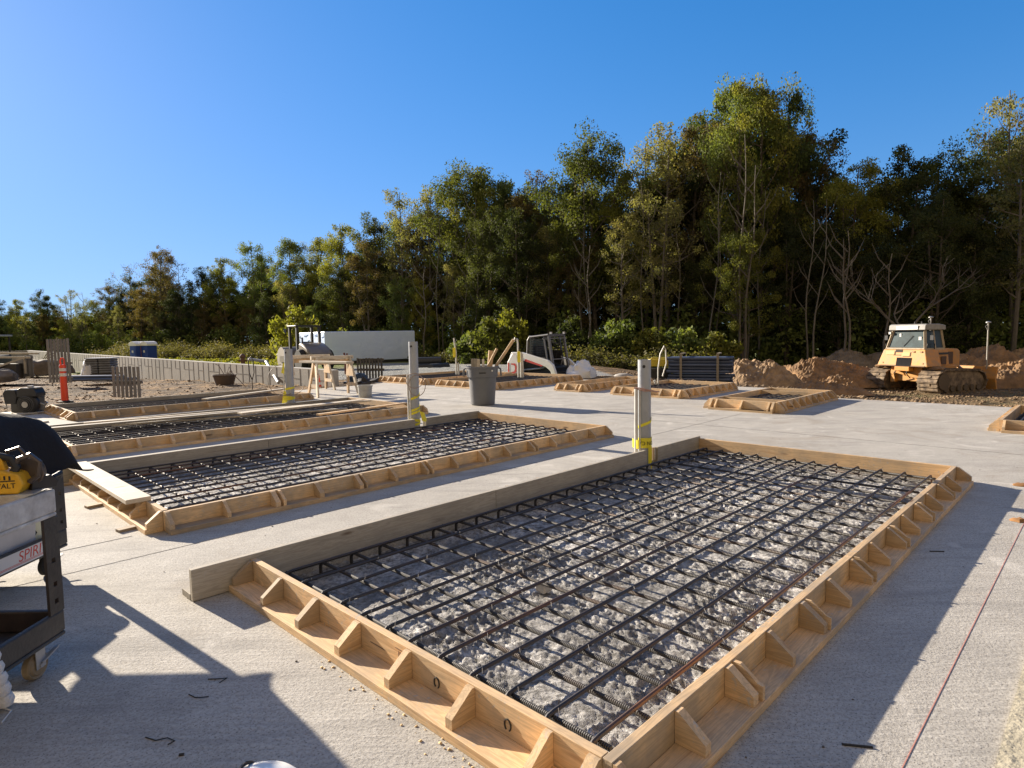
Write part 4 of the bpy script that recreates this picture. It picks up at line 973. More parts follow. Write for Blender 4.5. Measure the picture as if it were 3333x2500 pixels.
# portable toilets
for k, (x, lab) in enumerate(((453, 'left blue portable toilet with white roof beyond the wall'), (490, 'right blue portable toilet with white roof beyond the wall'))):
    q = D(x, 69, -0.85)
    pt = thing('portable_toilet', lab, 'portable toilet', q, R(-28), 'blue portable toilets')
    mb = MB(); mb.box(-0.55, 0.55, -0.55, 0.55, 0.0, 1.95); bd = mb.build('cabin', mat('toilet_blue', (0.020, 0.065, 0.34), 0.5, var=0.2), pt, bevel=0.03)
    mb = MB(); mb.box(-0.40, 0.40, -0.575, -0.551, 0.12, 1.85); dr = mb.build('door', mat('toilet_blue', (0.020, 0.065, 0.34), 0.5), pt, bevel=0.01)
    mb = MB(); mb.box(-0.15, 0.15, -0.585, -0.577, 1.2, 1.45); mb.build('door_sign', WHITEP, dr)
    mb = MB(); mb.prism([(-0.62, 1.95), (0.62, 1.95), (0.62, 2.16), (0.42, 2.36), (0.0, 2.44), (-0.42, 2.36), (-0.62, 2.16)], -0.62, 0.62); mb.build('roof', mat('toilet_white', (0.85, 0.85, 0.85), 0.4), pt, bevel=0.03)
    if k == 1:
        mb = MB(); mb.box(-0.60, -0.56, -0.60, -0.552, 0.0, 1.95); mb.build('corner_strip', mat('strip_orange', (0.5, 0.2, 0.08), 0.6), pt)

# ------------------------------------------------------------------ sawhorses, container, roller
def sawhorse(loc, rz, L, h, label, sc=1.0):
    root = thing('sawhorse', label, 'sawhorse', loc, rz, 'wooden sawhorses')
    mb = MB(); mb.box(-L/2, L/2, -0.045, 0.045, h-0.09, h); mb.build('top_beam', PALE, root, bevel=0.003)
    mb = MB(); mb.box(-L/2+0.05, L/2-0.05, -0.02, 0.02, h-0.22, h-0.10); mb.build('under_beam', WX, root)
    for sx in (-1, 1):
        for sy in (-1, 1):
            mb = MB(); mb.bar((sx*(L/2-0.12), sy*0.06, h-0.03), (sx*(L/2-0.02), sy*0.34, 0.0), 0.10, 0.045, up=(1, 0, 0)); mb.build('leg', PALE if sy < 0 else WX, root)
        mb = MB(); mb.prism([(-0.09, h-0.08), (0.09, h-0.08), (0.25, h-0.55), (-0.25, h-0.55)], sx*(L/2-0.10)-0.01, sx*(L/2-0.10)+0.01, axis='x'); mb.build('end_gusset', WZ, root)
        mb = MB(); mb.bar((sx*(L/2-0.06), -0.26, 0.28), (sx*(L/2-0.06), 0.26, 0.28), 0.04, 0.09); mb.build('brace', WX, root)
    return root
sawhorse(P(1086, 1287, 0), R(38), 1.15, 1.05, 'nearer wooden sawhorse standing behind the third form')
sawhorse(P(1010, 1272, 0), R(38), 1.25, 1.05, 'farther wooden sawhorse right of the farthest post')
slab_board(P(985, 1181, 1.08), P(1140, 1184, 1.09), 0.14, 0.038, PALE, 'plank laid across the two sawhorses', 'plank', 'plank', None)
q = P(1189, 1293, 0)
bk = thing('tapered_pail', 'square grey pail standing alone behind the end of the third form', 'pail', q, R(20))
mb = MB(); mb.lathe([(0.15, 0), (0.16, 0.01), (0.185, 0.28), (0.195, 0.28), (0.195, 0.31), (0.17, 0.31), (0.15, 0.04), (0.0, 0.04)], 20, caps=False); mb.build('pail_body', mat('pail_grey', (0.42, 0.42, 0.40), 0.6, var=0.2), bk, smooth=True)
mb = MB(); mb.tube([(-0.19, 0, 0.27), (-0.10, -0.18, 0.19), (0.10, -0.18, 0.19), (0.19, 0, 0.27)], 0.004, 5); mb.build('bail_handle', STEEL, bk)
q = P(1039, 1263, -0.1)
cn = thing('traffic_cone', 'orange traffic cone seen between the sawhorse legs', 'traffic cone', q, 0, None, 0.62)
mb = MB(); mb.lathe([(0.14, 0.03), (0.06, 0.45), (0.03, 0.70), (0.0, 0.70)], 20, caps=False); mb.build('cone_body', ORANGE, cn, smooth=True)
mb = MB(); mb.box(-0.18, 0.18, -0.18, 0.18, 0, 0.03); mb.build('cone_base', ORANGE, cn, bevel=0.01)
mb = MB(); mb.lathe([(0.112, 0.18), (0.087, 0.31)], 20, caps=False); mb.build('reflective_band', mat('band_white', (0.72, 0.68, 0.62), 0.4), cn)
o = lump(12, 0.42, 0.32, 0.32, 2, mat('denim_blue', (0.035, 0.07, 0.14), 0.8, var=0.4), 'tarp_bundle', None, 2.5, 0.3); o.location = P(1165, 1250, -0.1); tag(o, 'crumpled dark blue tarp bundle left of the black pallet', 'tarp')
o = lump(10, 0.5, 0.3, 0.20, 7, mat('dark_heap', (0.04, 0.04, 0.045), 0.8), 'rubble_heap', None, 3, 0.35); o.location = P(1195, 1252, -0.08); tag(o, 'low dark heap of cloth in front of the black pallet', 'heap')
q = P(1128, 1222, -0.2); mb = MB(); mb.box(-0.08, 0.08, -0.05, 0.05, 0, 0.95); mb.box(-0.10, -0.04, -0.06, 0.06, 0.95, 1.05); mb.box(0.03, 0.09, -0.06, 0.06, 0.95, 1.02)
o = mb.build('maroon_post', mat('maroon', (0.12, 0.03, 0.025), 0.6), bevel=0.01); o.location = q; tag(o, 'short dark red post between the sawhorses and the black pallet', 'post')
q = D(792, 34, -0.2); mb = MB(); mb.lathe([(0.16, 0), (0.16, 0.1), (0.11, 0.12), (0.11, 0.75), (0.16, 0.78), (0.15, 0.88), (0.0, 1.0)], 16, caps=False); mb.tube([(-0.22, 0, 0.6), (0.22, 0, 0.6)], 0.06, 10)
o = mb.build('fire_hydrant', mat('rust_brown', (0.12, 0.06, 0.04), 0.7), smooth=True); o.location = q; tag(o, 'small dark brown hydrant on the grass behind the wall', 'hydrant')
# drain pipe leaning over the wall
mb = MB(); a_ = D(868, 25.5, 0.62); b_ = D(905, 22.5, -0.05); mb.tube([a_+Vector((-0.9, 0.4, 0.1)), a_, b_], 0.06, 10); o = mb.build('grey_pipe', mat('pipe_grey', (0.25, 0.27, 0.29), 0.5)); tag(o, 'grey pipe lying over the wall left of the farthest post', 'pipe')

q = D(1061, 49.2, -0.55); e = D(1353, 47.6, -0.55); rz = R(35); L = 7.85
ct = thing('wrapped_container', 'long white plastic wrapped container at the edge of the trees', 'container', q, rz)
m, t = newmat('sky_tinted_membrane'); c_ = t.coord('Object'); n1 = t.noise(c_, 1.2, 5, 0.6)
t.l.new(t.mix(0.5, (0.54, 0.68, 0.98), t.ramp(n1, [(0.35, (0.50, 0.64, 0.97)), (0.65, (0.60, 0.73, 0.99))])), t.b.inputs['Base Color']); t.b.inputs['Roughness'].default_value = 0.4  # white wrap with the blue of reflected sky painted into its colour
t.l.new(t.bump(n1, 0.6, 0.15), t.b.inputs['Normal'])
mb = MB(); mb.box(0, L, 0, 6.7, 0.22, 2.62); mb.build('wrapped_body', m, ct, bevel=0.05)
mb = MB(); mb.box(0.1, L-0.1, 0.08, 6.6, 0.0, 0.219); mb.build('base_frame', BLACKP, ct)
def wrinkle(n, x0, seed):
    rg = random.Random(seed); mb = MB()
    for i in range(n):
        y = rg.uniform(0.1, 6.0); z = rg.uniform(0.5, 2.5); mb.tube([(x0, y, z), (x0-0.03, y+0.25, z-0.05), (x0, y+0.55, z-0.1)], 0.025, 5)
    return mb
wrinkle(22, -0.005, 5).build('loose_folds', m, ct)

# roller
q = D(1008, 39.5, -0.5)
rl = thing('soil_roller', 'soil roller with an open black frame and tan hood, in front of the white container', 'roller', q, R(-50))
TANH = mat('hood_tan', (0.22, 0.18, 0.12), 0.45, coat=0.2, var=0.3)
mb = MB(); mb.prism([(0.1, 0.75), (1.95, 0.75), (1.98, 1.05), (1.5, 1.45), (0.7, 1.75), (0.15, 1.78)], -0.75, 0.75); mb.build('engine_hood', TANH, rl, bevel=0.10, smooth=True)
mb = MB(); mb.box(1.93, 2.02, -0.6, 0.6, 0.80, 1.10); mb.build('rear_grille', BLACKP, rl)
for x in (-1.15, 0.05):
    for y in (-0.72, 0.72): mb = MB(); mb.bar((x, y, 0.8), (x, y, 2.78), 0.15, 0.15); mb.build('roll_frame_post', BLACKP, rl)
mb = MB(); mb.box(-1.3, 0.15, -0.85, 0.85, 2.78, 2.88); mb.build('canopy', BLACKP, rl, bevel=0.02)
mb = MB(); mb.box(-1.2, 0.1, -0.8, 0.8, 0.62, 0.86); mb.build('platform', TANH, rl, bevel=0.02)
mb = MB(); mb.box(-0.6, -0.15, -0.28, 0.28, 0.87, 1.25); mb.box(-0.25, -0.12, -0.28, 0.28, 1.25, 1.85); mb.build('seat', BLACKP, rl, bevel=0.05)
mb = MB(); mb.bar((-0.95, 0, 0.86), (-1.0, 0, 1.5), 0.3, 0.15); mb.build('steering_console', BLACKP, rl)
mb = MB(); mb.lathe([(0.0, -1.0), (0.75, -1.0), (0.76, -0.98), (0.76, 0.98), (0.75, 1.0), (0.0, 1.0)], 36, Matrix.Translation((-2.1, 0, 0.76)) @ Matrix.Rotation(R(90), 4, 'X'), caps=False); mb.build('drum', mat('drum_steel', (0.25, 0.22, 0.18), 0.6, metal=0.3), rl, smooth=True)
mb = MB(); mb.box(-2.2, -0.9, -1.08, -1.01, 0.55, 0.95); mb.box(-2.2, -0.9, 1.01, 1.08, 0.55, 0.95); mb.box(-1.15, -0.95, -1.0, 1.0, 0.55, 0.95); mb.build('drum_yoke', TANH, rl)
for y in (-0.85, 0.85):
    mb = MB(); mb.lathe([(0.25, -0.2), (0.62, -0.2), (0.70, -0.08), (0.70, 0.08), (0.62, 0.2), (0.25, 0.2)], 26, Matrix.Translation((0.85, y, 0.70)) @ Matrix.Rotation(R(90), 4, 'X')); mb.build('tyre', RUBBER, rl, smooth=True)
mb = MB(); mb.tube([(0.3, -0.5, 1.7), (0.3, -0.5, 2.1)], 0.05, 8); mb.bar((-1.3, -0.9, 2.5), (-1.55, -0.95, 2.6), 0.05, 0.25); mb.build('mirror_and_exhaust', BLACKP, rl)

# dark corrugated pipes by the weeds
for k, (x, y, z) in enumerate(((1378, 0, 0.22), (1412, 0.2, 0.22), (1392, 0.3, 0.60), (1430, -0.4, 0.24))):
    q = D(x, 38+y, -0.55+z); mb = MB(); n = 24
    mb.tube([(-0.85+1.7*i/n, 0, 0) for i in range(n+1)], [0.21+0.015*(i % 2) for i in range(n+1)], 16); o = mb.build('corrugated_pipe', mat('pipe_black', (0.035, 0.037, 0.04), 0.6), smooth=True); o.location = q; o.rotation_euler = (0, 0, R(10 if k < 3 else 60))
    tag(o, ['leftmost black pipe roll right of the middle post', 'second black pipe roll behind the middle post', 'black pipe roll lying on top of the others', 'black pipe roll with its round end facing out'][k], 'pipe', 'black corrugated pipes')

# ------------------------------------------------------------------ skid steer
def skid():
    q = D(1786, 24.4, -0.58)
    root = thing('skid_steer', 'white skid steer loader with black cab and red swoosh, parked behind the trash can', 'skid steer', q, R(-42))
    W = mat('loader_white', (0.82, 0.82, 0.80), 0.35, var=0.12, vscale=3, coat=0.2); K = BLACKP
    mb = MB(); mb.prism([(-1.30, 0.45), (0.55, 0.45), (0.62, 0.85), (-0.25, 1.10), (-0.95, 1.12), (-1.32, 0.95)], -0.48, 0.48); mb.build('lower_body', K, root, bevel=0.03)
    # rear uprights / towers
    for sy in (-1, 1):
        y0, y1 = sorted((sy*0.50, sy*0.76))
        mb = MB(); mb.prism([(-1.48, 0.50), (-0.90, 0.50), (-0.88, 0.85), (-0.98, 1.30), (-1.22, 1.38), (-1.50, 1.02)], y0, y1); tw = mb.build('rear_tower', W, root, bevel=0.03)
        if sy < 0:
            mb = MB(); yy = y0-0.006
            pts = [(-1.28, 0.98), (-1.05, 0.98), (-0.98, 0.86), (-1.0, 0.64), (-1.12, 0.56), (-1.28, 0.56), (-1.28, 0.64), (-1.14, 0.66), (-1.08, 0.74), (-1.08, 0.86), (-1.14, 0.92), (-1.28, 0.92)]
            for a_, b_ in zip(pts[:6], pts[11:5:-1]): pass
            mb.add([(x, yy, z) for x, z in pts[:6]]+[(x, yy, z) for x, z in pts[6:][::-1]], [(i, i+1, 7+i, 6+i) for i in range(5)])
            mb.box(-1.46, -1.38, yy, yy+0.003, 0.52, 1.0); mb.build('red_swoosh', RED, tw)
        # lift arm
        y0, y1 = sorted((sy*0.60, sy*0.72))
        mb = MB(); mb.prism([(-1.40, 1.22), (-1.30, 1.42), (-0.75, 1.42), (0.55, 1.12), (0.78, 0.95), (0.92, 0.60), (0.98, 0.28), (0.84, 0.28), (0.66, 0.72), (0.45, 0.86), (-0.85, 1.12), (-1.25, 1.15)], y0, y1); ar = mb.build('lift_arm', W, root, bevel=0.02)
        if sy < 0:
            mb = MB(); mb.prism([(-0.62, 1.08), (0.25, 0.88), (0.30, 0.93), (-0.55, 1.16)], y0-0.008, y0-0.004); mb.build('red_stripe', RED, ar)
        mb = MB(); mb.tube([(-0.9, sy*0.60, 0.70), (0.10, sy*0.60, 0.80)], 0.045, 10); mb.tube([(0.1, sy*0.60, 0.80), (0.5, sy*0.60, 0.88)], 0.025, 8); mb.build('hydraulic_cylinder', STEEL, root, smooth=True)
        # rubber track
        y0, y1 = sorted((sy*0.50, sy*0.90))
        mb = MB(); mb.prism([(-1.10, 0.02), (0.45, 0.0), (0.72, 0.16), (0.74, 0.34), (0.55, 0.50), (-0.2, 0.62), (-1.0, 0.60), (-1.30, 0.42), (-1.30, 0.20)], y0, y1); mb.build('rubber_track', RUBBER, root, bevel=0.04)
        mb = MB()
        for k in range(4): mb.lathe([(0.0, -0.02), (0.12, -0.02), (0.12, 0.02), (0.0, 0.02)], 14, Matrix.Translation((-0.95+0.42*k, sy*0.91, 0.20)) @ Matrix.Rotation(R(90), 4, 'X'), caps=False)
        mb.box(-0.9, 0.3, min(sy*0.905, sy*0.93), max(sy*0.905, sy*0.93), 0.30, 0.40); mb.build('track_rollers', W, root)
    # cab frame
    CX0, CX1, Z0, Z1 = -0.62, 0.50, 0.98, 2.04
    mb = MB()
    for sy in (-1, 1):
        y = sy*0.48
        mb.tube([(CX0-0.06, y, Z0), (CX0, y, Z1-0.16), (CX0+0.08, y, Z1-0.04), (CX1-0.10, y, Z1+0.04)], 0.045, 8)
        mb.bar((CX1-0.10, y, Z1+0.04), (CX1+0.16, y, 0.55), 0.07, 0.09)
        mb.bar((CX1-0.32, y, Z1), (CX1-0.12, y, 0.9), 0.05, 0.06)
        mb.bar((CX0-0.04, y, Z0+0.28), (CX1-0.25, y, Z0+0.20), 0.04, 0.05)
    mb.bar((CX1-0.10, -0.46, Z1+0.03), (CX1-0.10, 0.46, Z1+0.03), 0.10, 0.10); mb.bar((CX1+0.16, -0.46, 0.6), (CX1+0.16, 0.46, 0.6), 0.08, 0.10)
    mb.build('cab_frame', mat('frame_grey', (0.09, 0.09, 0.095), 0.5), root, smooth=False)
    mb = MB(); mb.box(CX0+0.02, CX1-0.05, -0.44, 0.44, Z1-0.03, Z1+0.02); mb.build('cab_roof', mat('frame_grey', (0.09, 0.09, 0.095), 0.5), root, bevel=0.02)
    for y in (-0.415, 0.415):
        mb = MB()
        for k in range(15): mb.bar((CX0-0.02, y, Z0+0.05+0.065*k), (CX1-0.28, y, Z0+0.02+0.065*k), 0.014, 0.026)
        for k in range(4): mb.bar((CX0+0.05+0.17*k, y, Z0+0.02), (CX0+0.05+0.17*k, y, Z1-0.1), 0.012, 0.012)
        mb.build('side_screen', K, root)
    mb = MB(); mb.box(CX0+0.03, CX0+0.07, -0.40, 0.40, Z0+0.45, Z1-0.12); mb.build('rear_window', GLASS, root)
    mb = MB(); mb.box(CX0+0.0, CX0+0.10, -0.42, 0.42, Z0-0.1, Z0+0.45); mb.box(CX0, CX1-0.1, 0.39, 0.405, Z0-0.1, Z0+0.5); mb.box(CX0, CX1-0.15, -0.405, -0.39, Z0-0.1, Z0+0.22); mb.build('cab_panels', K, root)
    fm_ = mat('frame_light', (0.20, 0.20, 0.21), 0.5)
    mb = MB()
    for yy in (-0.46, 0.46): mb.bar((CX1-0.06, yy, Z1-0.02), (CX1+0.19, yy, 0.62), 0.035, 0.035)
    for f_ in (0.05, 0.62, 0.98): zz = Z1-0.02+(0.62-Z1+0.02)*f_; xx = CX1-0.06+0.25*f_; mb.bar((xx, -0.46, zz), (xx, 0.46, zz), 0.03, 0.03)
    mb.build('door_frame', fm_, root)
    mb = MB(); mb.box(CX1+0.17, CX1+0.20, -0.42, 0.42, 0.45, 0.72); mb.build('front_plate', K, root)
    mb = MB(); mb.box(0.0, 0.30, -0.40, 0.40, 0.60, 0.98); mb.build('dash', K, root)
    mb = MB(); mb.tube([(0.35, -0.30, 0.75), (0.45, -0.34, 1.15), (0.40, -0.30, 1.25)], 0.025, 6); mb.tube([(0.35, 0.30, 0.75), (0.45, 0.34, 1.15), (0.40, 0.30, 1.25)], 0.025, 6); mb.build('lap_bar', fm_, root)
    mb = MB(); mb.tube([(-0.85, -0.62, 1.25), (-0.60, -0.78, 0.95), (-0.75, -0.74, 0.62)], 0.022, 6); mb.build('hydraulic_hose', K, root)
    mb = MB(); mb.box(-0.05, 0.28, -0.918, -0.906, 0.33, 0.47); mb.build('side_decal', WHITEP, root)
    mb = MB(); mb.box(-0.45, 0.0, -0.25, 0.25, 0.95, 1.12); mb.box(-0.50, -0.38, -0.25, 0.25, 1.1, 1.65); mb.build('seat', K, root, bevel=0.04)
    for sy in (-1, 1):
        mb = MB(); mb.tube([(0.1, sy*0.3, 0.9), (0.18, sy*0.28, 1.35)], 0.02, 6); mb.build('control_lever', K, root)
    mb = MB(); mb.box(CX1-0.05, CX1-0.01, -0.46, -0.36, Z1+0.07, Z1+0.15); mb.box(CX1-0.05, CX1-0.01, 0.36, 0.46, Z1+0.07, Z1+0.15); mb.build('work_lights', WHITEP, root)
    # quick attach and fork bucket
    mb = MB(); mb.box(0.95, 1.02, -0.6, 0.6, 0.05, 0.62); mb.build('attachment_plate', K, root, bevel=0.01)
    mb = MB(); mb.prism([(1.03, 0.02), (1.75, 0.0), (1.75, 0.04), (1.10, 0.10), (1.08, 0.58), (1.03, 0.60)], -0.85, 0.85); mb.build('bucket', mat('bucket_dark', (0.10, 0.10, 0.10), 0.6, var=0.3), root)
    # white bundle carried on it: its own thing
    mb = lump(14, 0.52, 0.80, 0.70, 21, WRAP, 'wrapped_bundle', None, 2.4, 0.14)
    c, s = math.cos(R(-42)), math.sin(R(-42)); ox, oy = 1.45, 0.15
    mb.location = (q.x+ox*c-oy*s, q.y+ox*s+oy*c, q.z+0.36); mb.rotation_euler = (0, 0, R(-42)); tag(mb, 'white plastic wrapped bundle in the skid steer\'s bucket', 'bundle')
skid()

# ------------------------------------------------------------------ bulldozer
def dozer():
    q = Vector((16.75, 26.75, -1.22)); root = thing('bulldozer', 'yellow tracked bulldozer seen from behind, parked before the dark trees', 'bulldozer', q, R(22))
    K = BLACKP; Y = YELLOW
    # tracks
    for sy in (-1, 1):
        yc = sy*1.16; hw = 0.42
        prof = [(0.30, 0.0), (2.75, 0.0), (3.10, 0.18), (3.22, 0.46), (3.05, 0.76), (2.7, 0.90), (0.55, 0.98), (0.16, 0.84), (0.0, 0.55), (0.05, 0.22)]
        inner = [(0.34+(p-0.34)*0.96+0.03, 0.05+(z)*0.90) for p, z in prof]
        mb = MB(); mb.prism(inner, yc-hw*0.8, yc+hw*0.8); mb.build('track_frame', TRACK, root)
        # shoes around the loop
        loopp = []; n = len(prof)
        per = [ (Vector((prof[i][0], 0, prof[i][1])), Vector((prof[(i+1) % n][0], 0, prof[(i+1) % n][1]))) for i in range(n)]
        tot = sum((b-a).length for a, b in per); cnt = 44; mb = MB()
        for k in range(cnt):
            d = tot*k/cnt
            for a, b in per:
                L = (b-a).length
                if d <= L: break
                d -= L
            dirv = (b-a).normalized(); p = a+dirv*d; nrm = Vector((dirv.z, 0, -dirv.x))
            Mx = Matrix(((dirv.x, 0, nrm.x, p.x), (dirv.y, 1, nrm.y, yc), (dirv.z, 0, nrm.z, p.z), (0, 0, 0, 1)))
            mb.box(-0.085, 0.085, -hw, hw, -0.02, 0.012, Mx); mb.box(-0.085, -0.06, -hw, hw, 0.013, 0.065, Mx)
            if k % 2: mb.box(-0.04, 0.06, -0.12, 0.10, 0.013, 0.04, Mx)
        mb.build('track_shoes', TRACK, root)
        mb = MB()
        for k in range(6): mb.lathe([(0.0, -0.06), (0.13, -0.06), (0.13, 0.06), (0.0, 0.06)], 12, Matrix.Translation((0.6+0.42*k, yc+sy*0.34, 0.20)) @ Matrix.Rotation(R(90), 4, 'X'), caps=False)
        mb.lathe([(0.0, -0.06), (0.34, -0.06), (0.34, 0.06), (0.0, 0.06)], 18, Matrix.Translation((0.45, yc+sy*0.36, 0.50)) @ Matrix.Rotation(R(90), 4, 'X'), caps=False)
        mb.build('rollers', mat('mud_dark', (0.10, 0.075, 0.05), 0.9), root)
    for sy in (-1, 1):
        o = lump(8, 0.3, 0.36, 0.12, 3+sy, SOILP, 'mud_clump', root, 3, 0.3); o.location = (0.5, sy*1.16, 1.0)
    # rear tank: wide trapezoid
    def trap(x0, x1, zb, zt, wb, wt, xb=0.0):
        vs = [(x0+xb, -wb, zb), (x0+xb, wb, zb), (x0, wt, zt), (x0, -wt, zt), (x1, -wb, zb), (x1, wb, zb), (x1, wt, zt), (x1, -wt, zt)]
        return vs, [(0, 1, 2, 3), (7, 6, 5, 4), (0, 4, 5, 1), (1, 5, 6, 2), (2, 6, 7, 3), (3, 7, 4, 0)]
    mb = MB(); vs, fs = trap(0.18, 0.95, 1.10, 1.82, 1.14, 0.93, -0.14); mb.add(vs, fs); tk = mb.build('fuel_tank', Y, root, bevel=0.035)
    mb = MB(); vs, fs = trap(0.951, 1.65, 1.12, 1.80, 0.98, 0.90); mb.add(vs, fs); mb.build('side_panel', Y, root, bevel=0.03)
    def rear(y0, y1, z0, z1, m, nm, par=tk, dx=0.006):
        # lie on the sloping rear face
        f = lambda z: 0.18-0.14*(1-(z-1.10)/0.72)
        mb = MB(); vs = [(f(z0)-dx, y0, z0), (f(z0)-dx, y1, z0), (f(z1)-dx, y1, z1), (f(z1)-dx, y0, z1)]
        vs += [(x+dx*0.7, y, z) for x, y, z in vs]; mb.add(vs, [(0, 1, 2, 3), (7, 6, 5, 4), (0, 4, 5, 1), (1, 5, 6, 2), (2, 6, 7, 3), (3, 7, 4, 0)]); return mb.build(nm, m, par)
    rear(-0.40, 0.25, 1.12, 1.47, mat('grille_dark', (0.02, 0.02, 0.022), 0.9, spec=0.1, var=0.4), 'rear_grille', dx=0.02)
    for y0, y1, z0 in ((0.40, 0.78, 1.60), (-0.30, 0.02, 1.55)): rear(y0, y1, z0, z0+0.14, mat('handrail_yellow', (0.62, 0.36, 0.08), 0.5), 'access_cover', dx=0.02); 
    for y0, y1, z0 in ((0.36, 0.39, 1.57), (0.10, 0.44, 1.565), (-0.34, -0.31, 1.53), (-0.32, 0.0, 1.52)): rear(y0, y1, z0, z0+(0.18 if y1-y0 < 0.1 else 0.025), mat('cover_shadow_gap', (0.10, 0.06, 0.02), 0.7), 'cover_shade_strip', dx=0.012)  # dark strips paint the shade beside and below the access covers
    for y in (-0.45, -0.78): rear(y-0.05, y+0.05, 1.70, 1.76, mat('cap_brown', (0.28, 0.15, 0.04), 0.6), 'filler_cap', dx=0.03)
    for y in (0.88, -0.92): rear(y-0.03, y+0.03, 1.21, 1.27, mat('cap_brown', (0.28, 0.15, 0.04), 0.6), 'bolt', dx=0.012)
    rear(0.05, 0.36, 1.70, 1.81, mat('hole_dark', (0.03, 0.02, 0.015), 0.8), 'recess', dx=0.012)
    mb = MB(); mb.box(0.02, 0.3, -0.36, 0.30, 0.90, 1.09); mb.build('drawbar_box', Y, root, bevel=0.02)
    mb = MB(); mb.box(0.35, 2.6, -0.70, 0.70, 0.45, 1.10); mb.build('main_case', Y, root, bevel=0.03)
    mb = MB(); mb.bar((0.25, 0.45, 0.88), (0.30, -0.72, 0.62), 0.14, 0.12); mb.bar((0.3, 0.5, 0.9), (0.3, 0.5, 0.4), 0.2, 0.2); mb.build('equaliser_bar', Y, root, bevel=0.01)
    # cab
    def fr(z, a0, a1): return a0+(a1-a0)*(z-1.84)/0.80
    def xw(z): return 0.28+0.18*(z-1.84)/0.80
    def yw(z): return 0.86-0.16*(z-1.84)/0.80
    mb = MB()
    for sy in (-1, 1):
        mb.bar((xw(1.80), sy*yw(1.80), 1.80), (xw(2.66), sy*yw(2.66), 2.66), 0.10, 0.09); mb.bar((1.55, sy*0.80, 1.80), (1.45, sy*0.70, 2.66), 0.10, 0.09)
        mb.bar((0.95, sy*0.83, 1.80), (0.95, sy*0.70, 2.66), 0.07, 0.05); mb.bar((0.3, sy*0.86, 1.84), (1.55, sy*0.80, 1.84), 0.08, 0.08)
    mb.bar((0.26, -0.86, 1.86), (0.26, 0.86, 1.86), 0.07, 0.06); mb.build('cab_pillars', mat('cab_cream', (0.46, 0.38, 0.27), 0.6, var=0.3, vscale=8), root)
    mb = MB(); z0, z1 = 1.90, 2.62; mb.add([(xw(z0)+0.0, -yw(z0)+0.07, z0), (xw(z0), yw(z0)-0.07, z0), (xw(z1), yw(z1)-0.07, z1), (xw(z1), -yw(z1)+0.07, z1)], [(0, 1, 2, 3)]); o = mb.build('rear_window', GLASSD, root)
    o.modifiers.new('t', 'SOLIDIFY').thickness = 0.01
    for sy in (-1, 1):
        mb = MB(); mb.add([(0.36, sy*0.85, 1.88), (1.52, sy*0.79, 1.88), (1.42, sy*0.70, 2.62), (0.46, sy*0.71, 2.62)], [(0, 1, 2, 3)]); o = mb.build('side_window', GLASSS, root); o.modifiers.new('t', 'SOLIDIFY').thickness = 0.01
    mb = MB(); mb.box(0.55, 1.0, -0.3, 0.3, 1.8, 2.05); mb.box(0.52, 0.68, -0.28, 0.28, 2.0, 2.45); mb.build('seat', mat('seat_blue', (0.05, 0.08, 0.14), 0.8), root, bevel=0.05)
    mb = MB(); mb.box(xw(2.45)-0.02, xw(2.45)-0.012, 0.30, 0.38, 2.35, 2.5); mb.box(xw(2.3)-0.02, xw(2.3)-0.012, -0.62, -0.50, 2.22, 2.36); mb.build('window_sticker', WHITEP, root)
    mb = MB(); mb.prism([(0.30, 2.64), (1.60, 2.64), (1.58, 2.84), (1.2, 2.90), (0.42, 2.90), (0.33, 2.86)], -0.82, 0.82); rf = mb.build('cab_roof', mat('roof_pale', (0.33, 0.32, 0.30), 0.6, var=0.25, vscale=6), root, bevel=0.03)
    mb = MB(); mb.box(0.285, 0.298, -0.50, 0.45, 2.67, 2.83); pl = mb.build('name_plate', mat('plate_white', (0.82, 0.82, 0.80), 0.5), rf)
    mb = MB(); mb.lathe([(0.035, 0.0), (0.035, 0.003), (0.02, 0.003), (0.02, 0)], 8, Matrix.Translation((0.284, -0.12, 2.755)) @ Matrix.Rotation(R(-90), 4, 'Y'), caps=False); mb.box(0.281, 0.2845, -0.36, -0.19, 2.745, 2.765); mb.build('plate_emblem', mat('emblem_grey', (0.2, 0.2, 0.22), 0.6), pl)
    mb = MB(); mb.box(0.30, 0.38, 0.72, 0.82, 2.48, 2.58); mb.build('work_light', WHITEP, root)
    for sy in (-1, 1):
        mb = MB(); mb.tube([(0.30, sy*0.90, 1.84), (0.30, sy*0.93, 2.05), (0.75, sy*0.93, 2.05), (0.78, sy*0.90, 1.84)], 0.018, 6); mb.build('grab_rail', K, root)
        mb = MB(); mb.tube([(0.5, sy*0.78, 2.60), (0.45, sy*1.02, 2.55), (0.45, sy*1.02, 2.35)], 0.014, 5); mb.box(0.42, 0.46, min(sy*0.95, sy*1.09), max(sy*0.95, sy*1.09), 2.22, 2.42); mb.build('mirror', K, root)
        mb = MB(); mb.box(1.0, 1.6, min(sy*0.955, sy*0.965), max(sy*0.955, sy*0.965), 1.60, 1.68); mb.build('side_stripe', K, root)
        mb = MB(); mb.box(0.85, 1.25, min(sy*0.98, sy*1.20), max(sy*0.98, sy*1.20), 1.00, 1.04); mb.build('step', TRACK, root)
        mb = MB(); mb.tube([(0.12, sy*0.20, 1.0), (-0.02, sy*0.28, 0.80), (0.14, sy*0.34, 0.60)], 0.022, 6); mb.build('hose', K, root)
    mb = MB(); mb.bar((xw(1.98)-0.02, 0.1, 1.95), (xw(2.4)-0.02, -0.25, 2.4), 0.012, 0.02); mb.build('wiper', K, root)
    mb = MB(); mb.prism([(0.30, 1.821), (0.55, 1.821), (0.55, 1.87), (0.30, 1.87)], -0.75, 0.75); mb.build('cab_skirt', K, root)
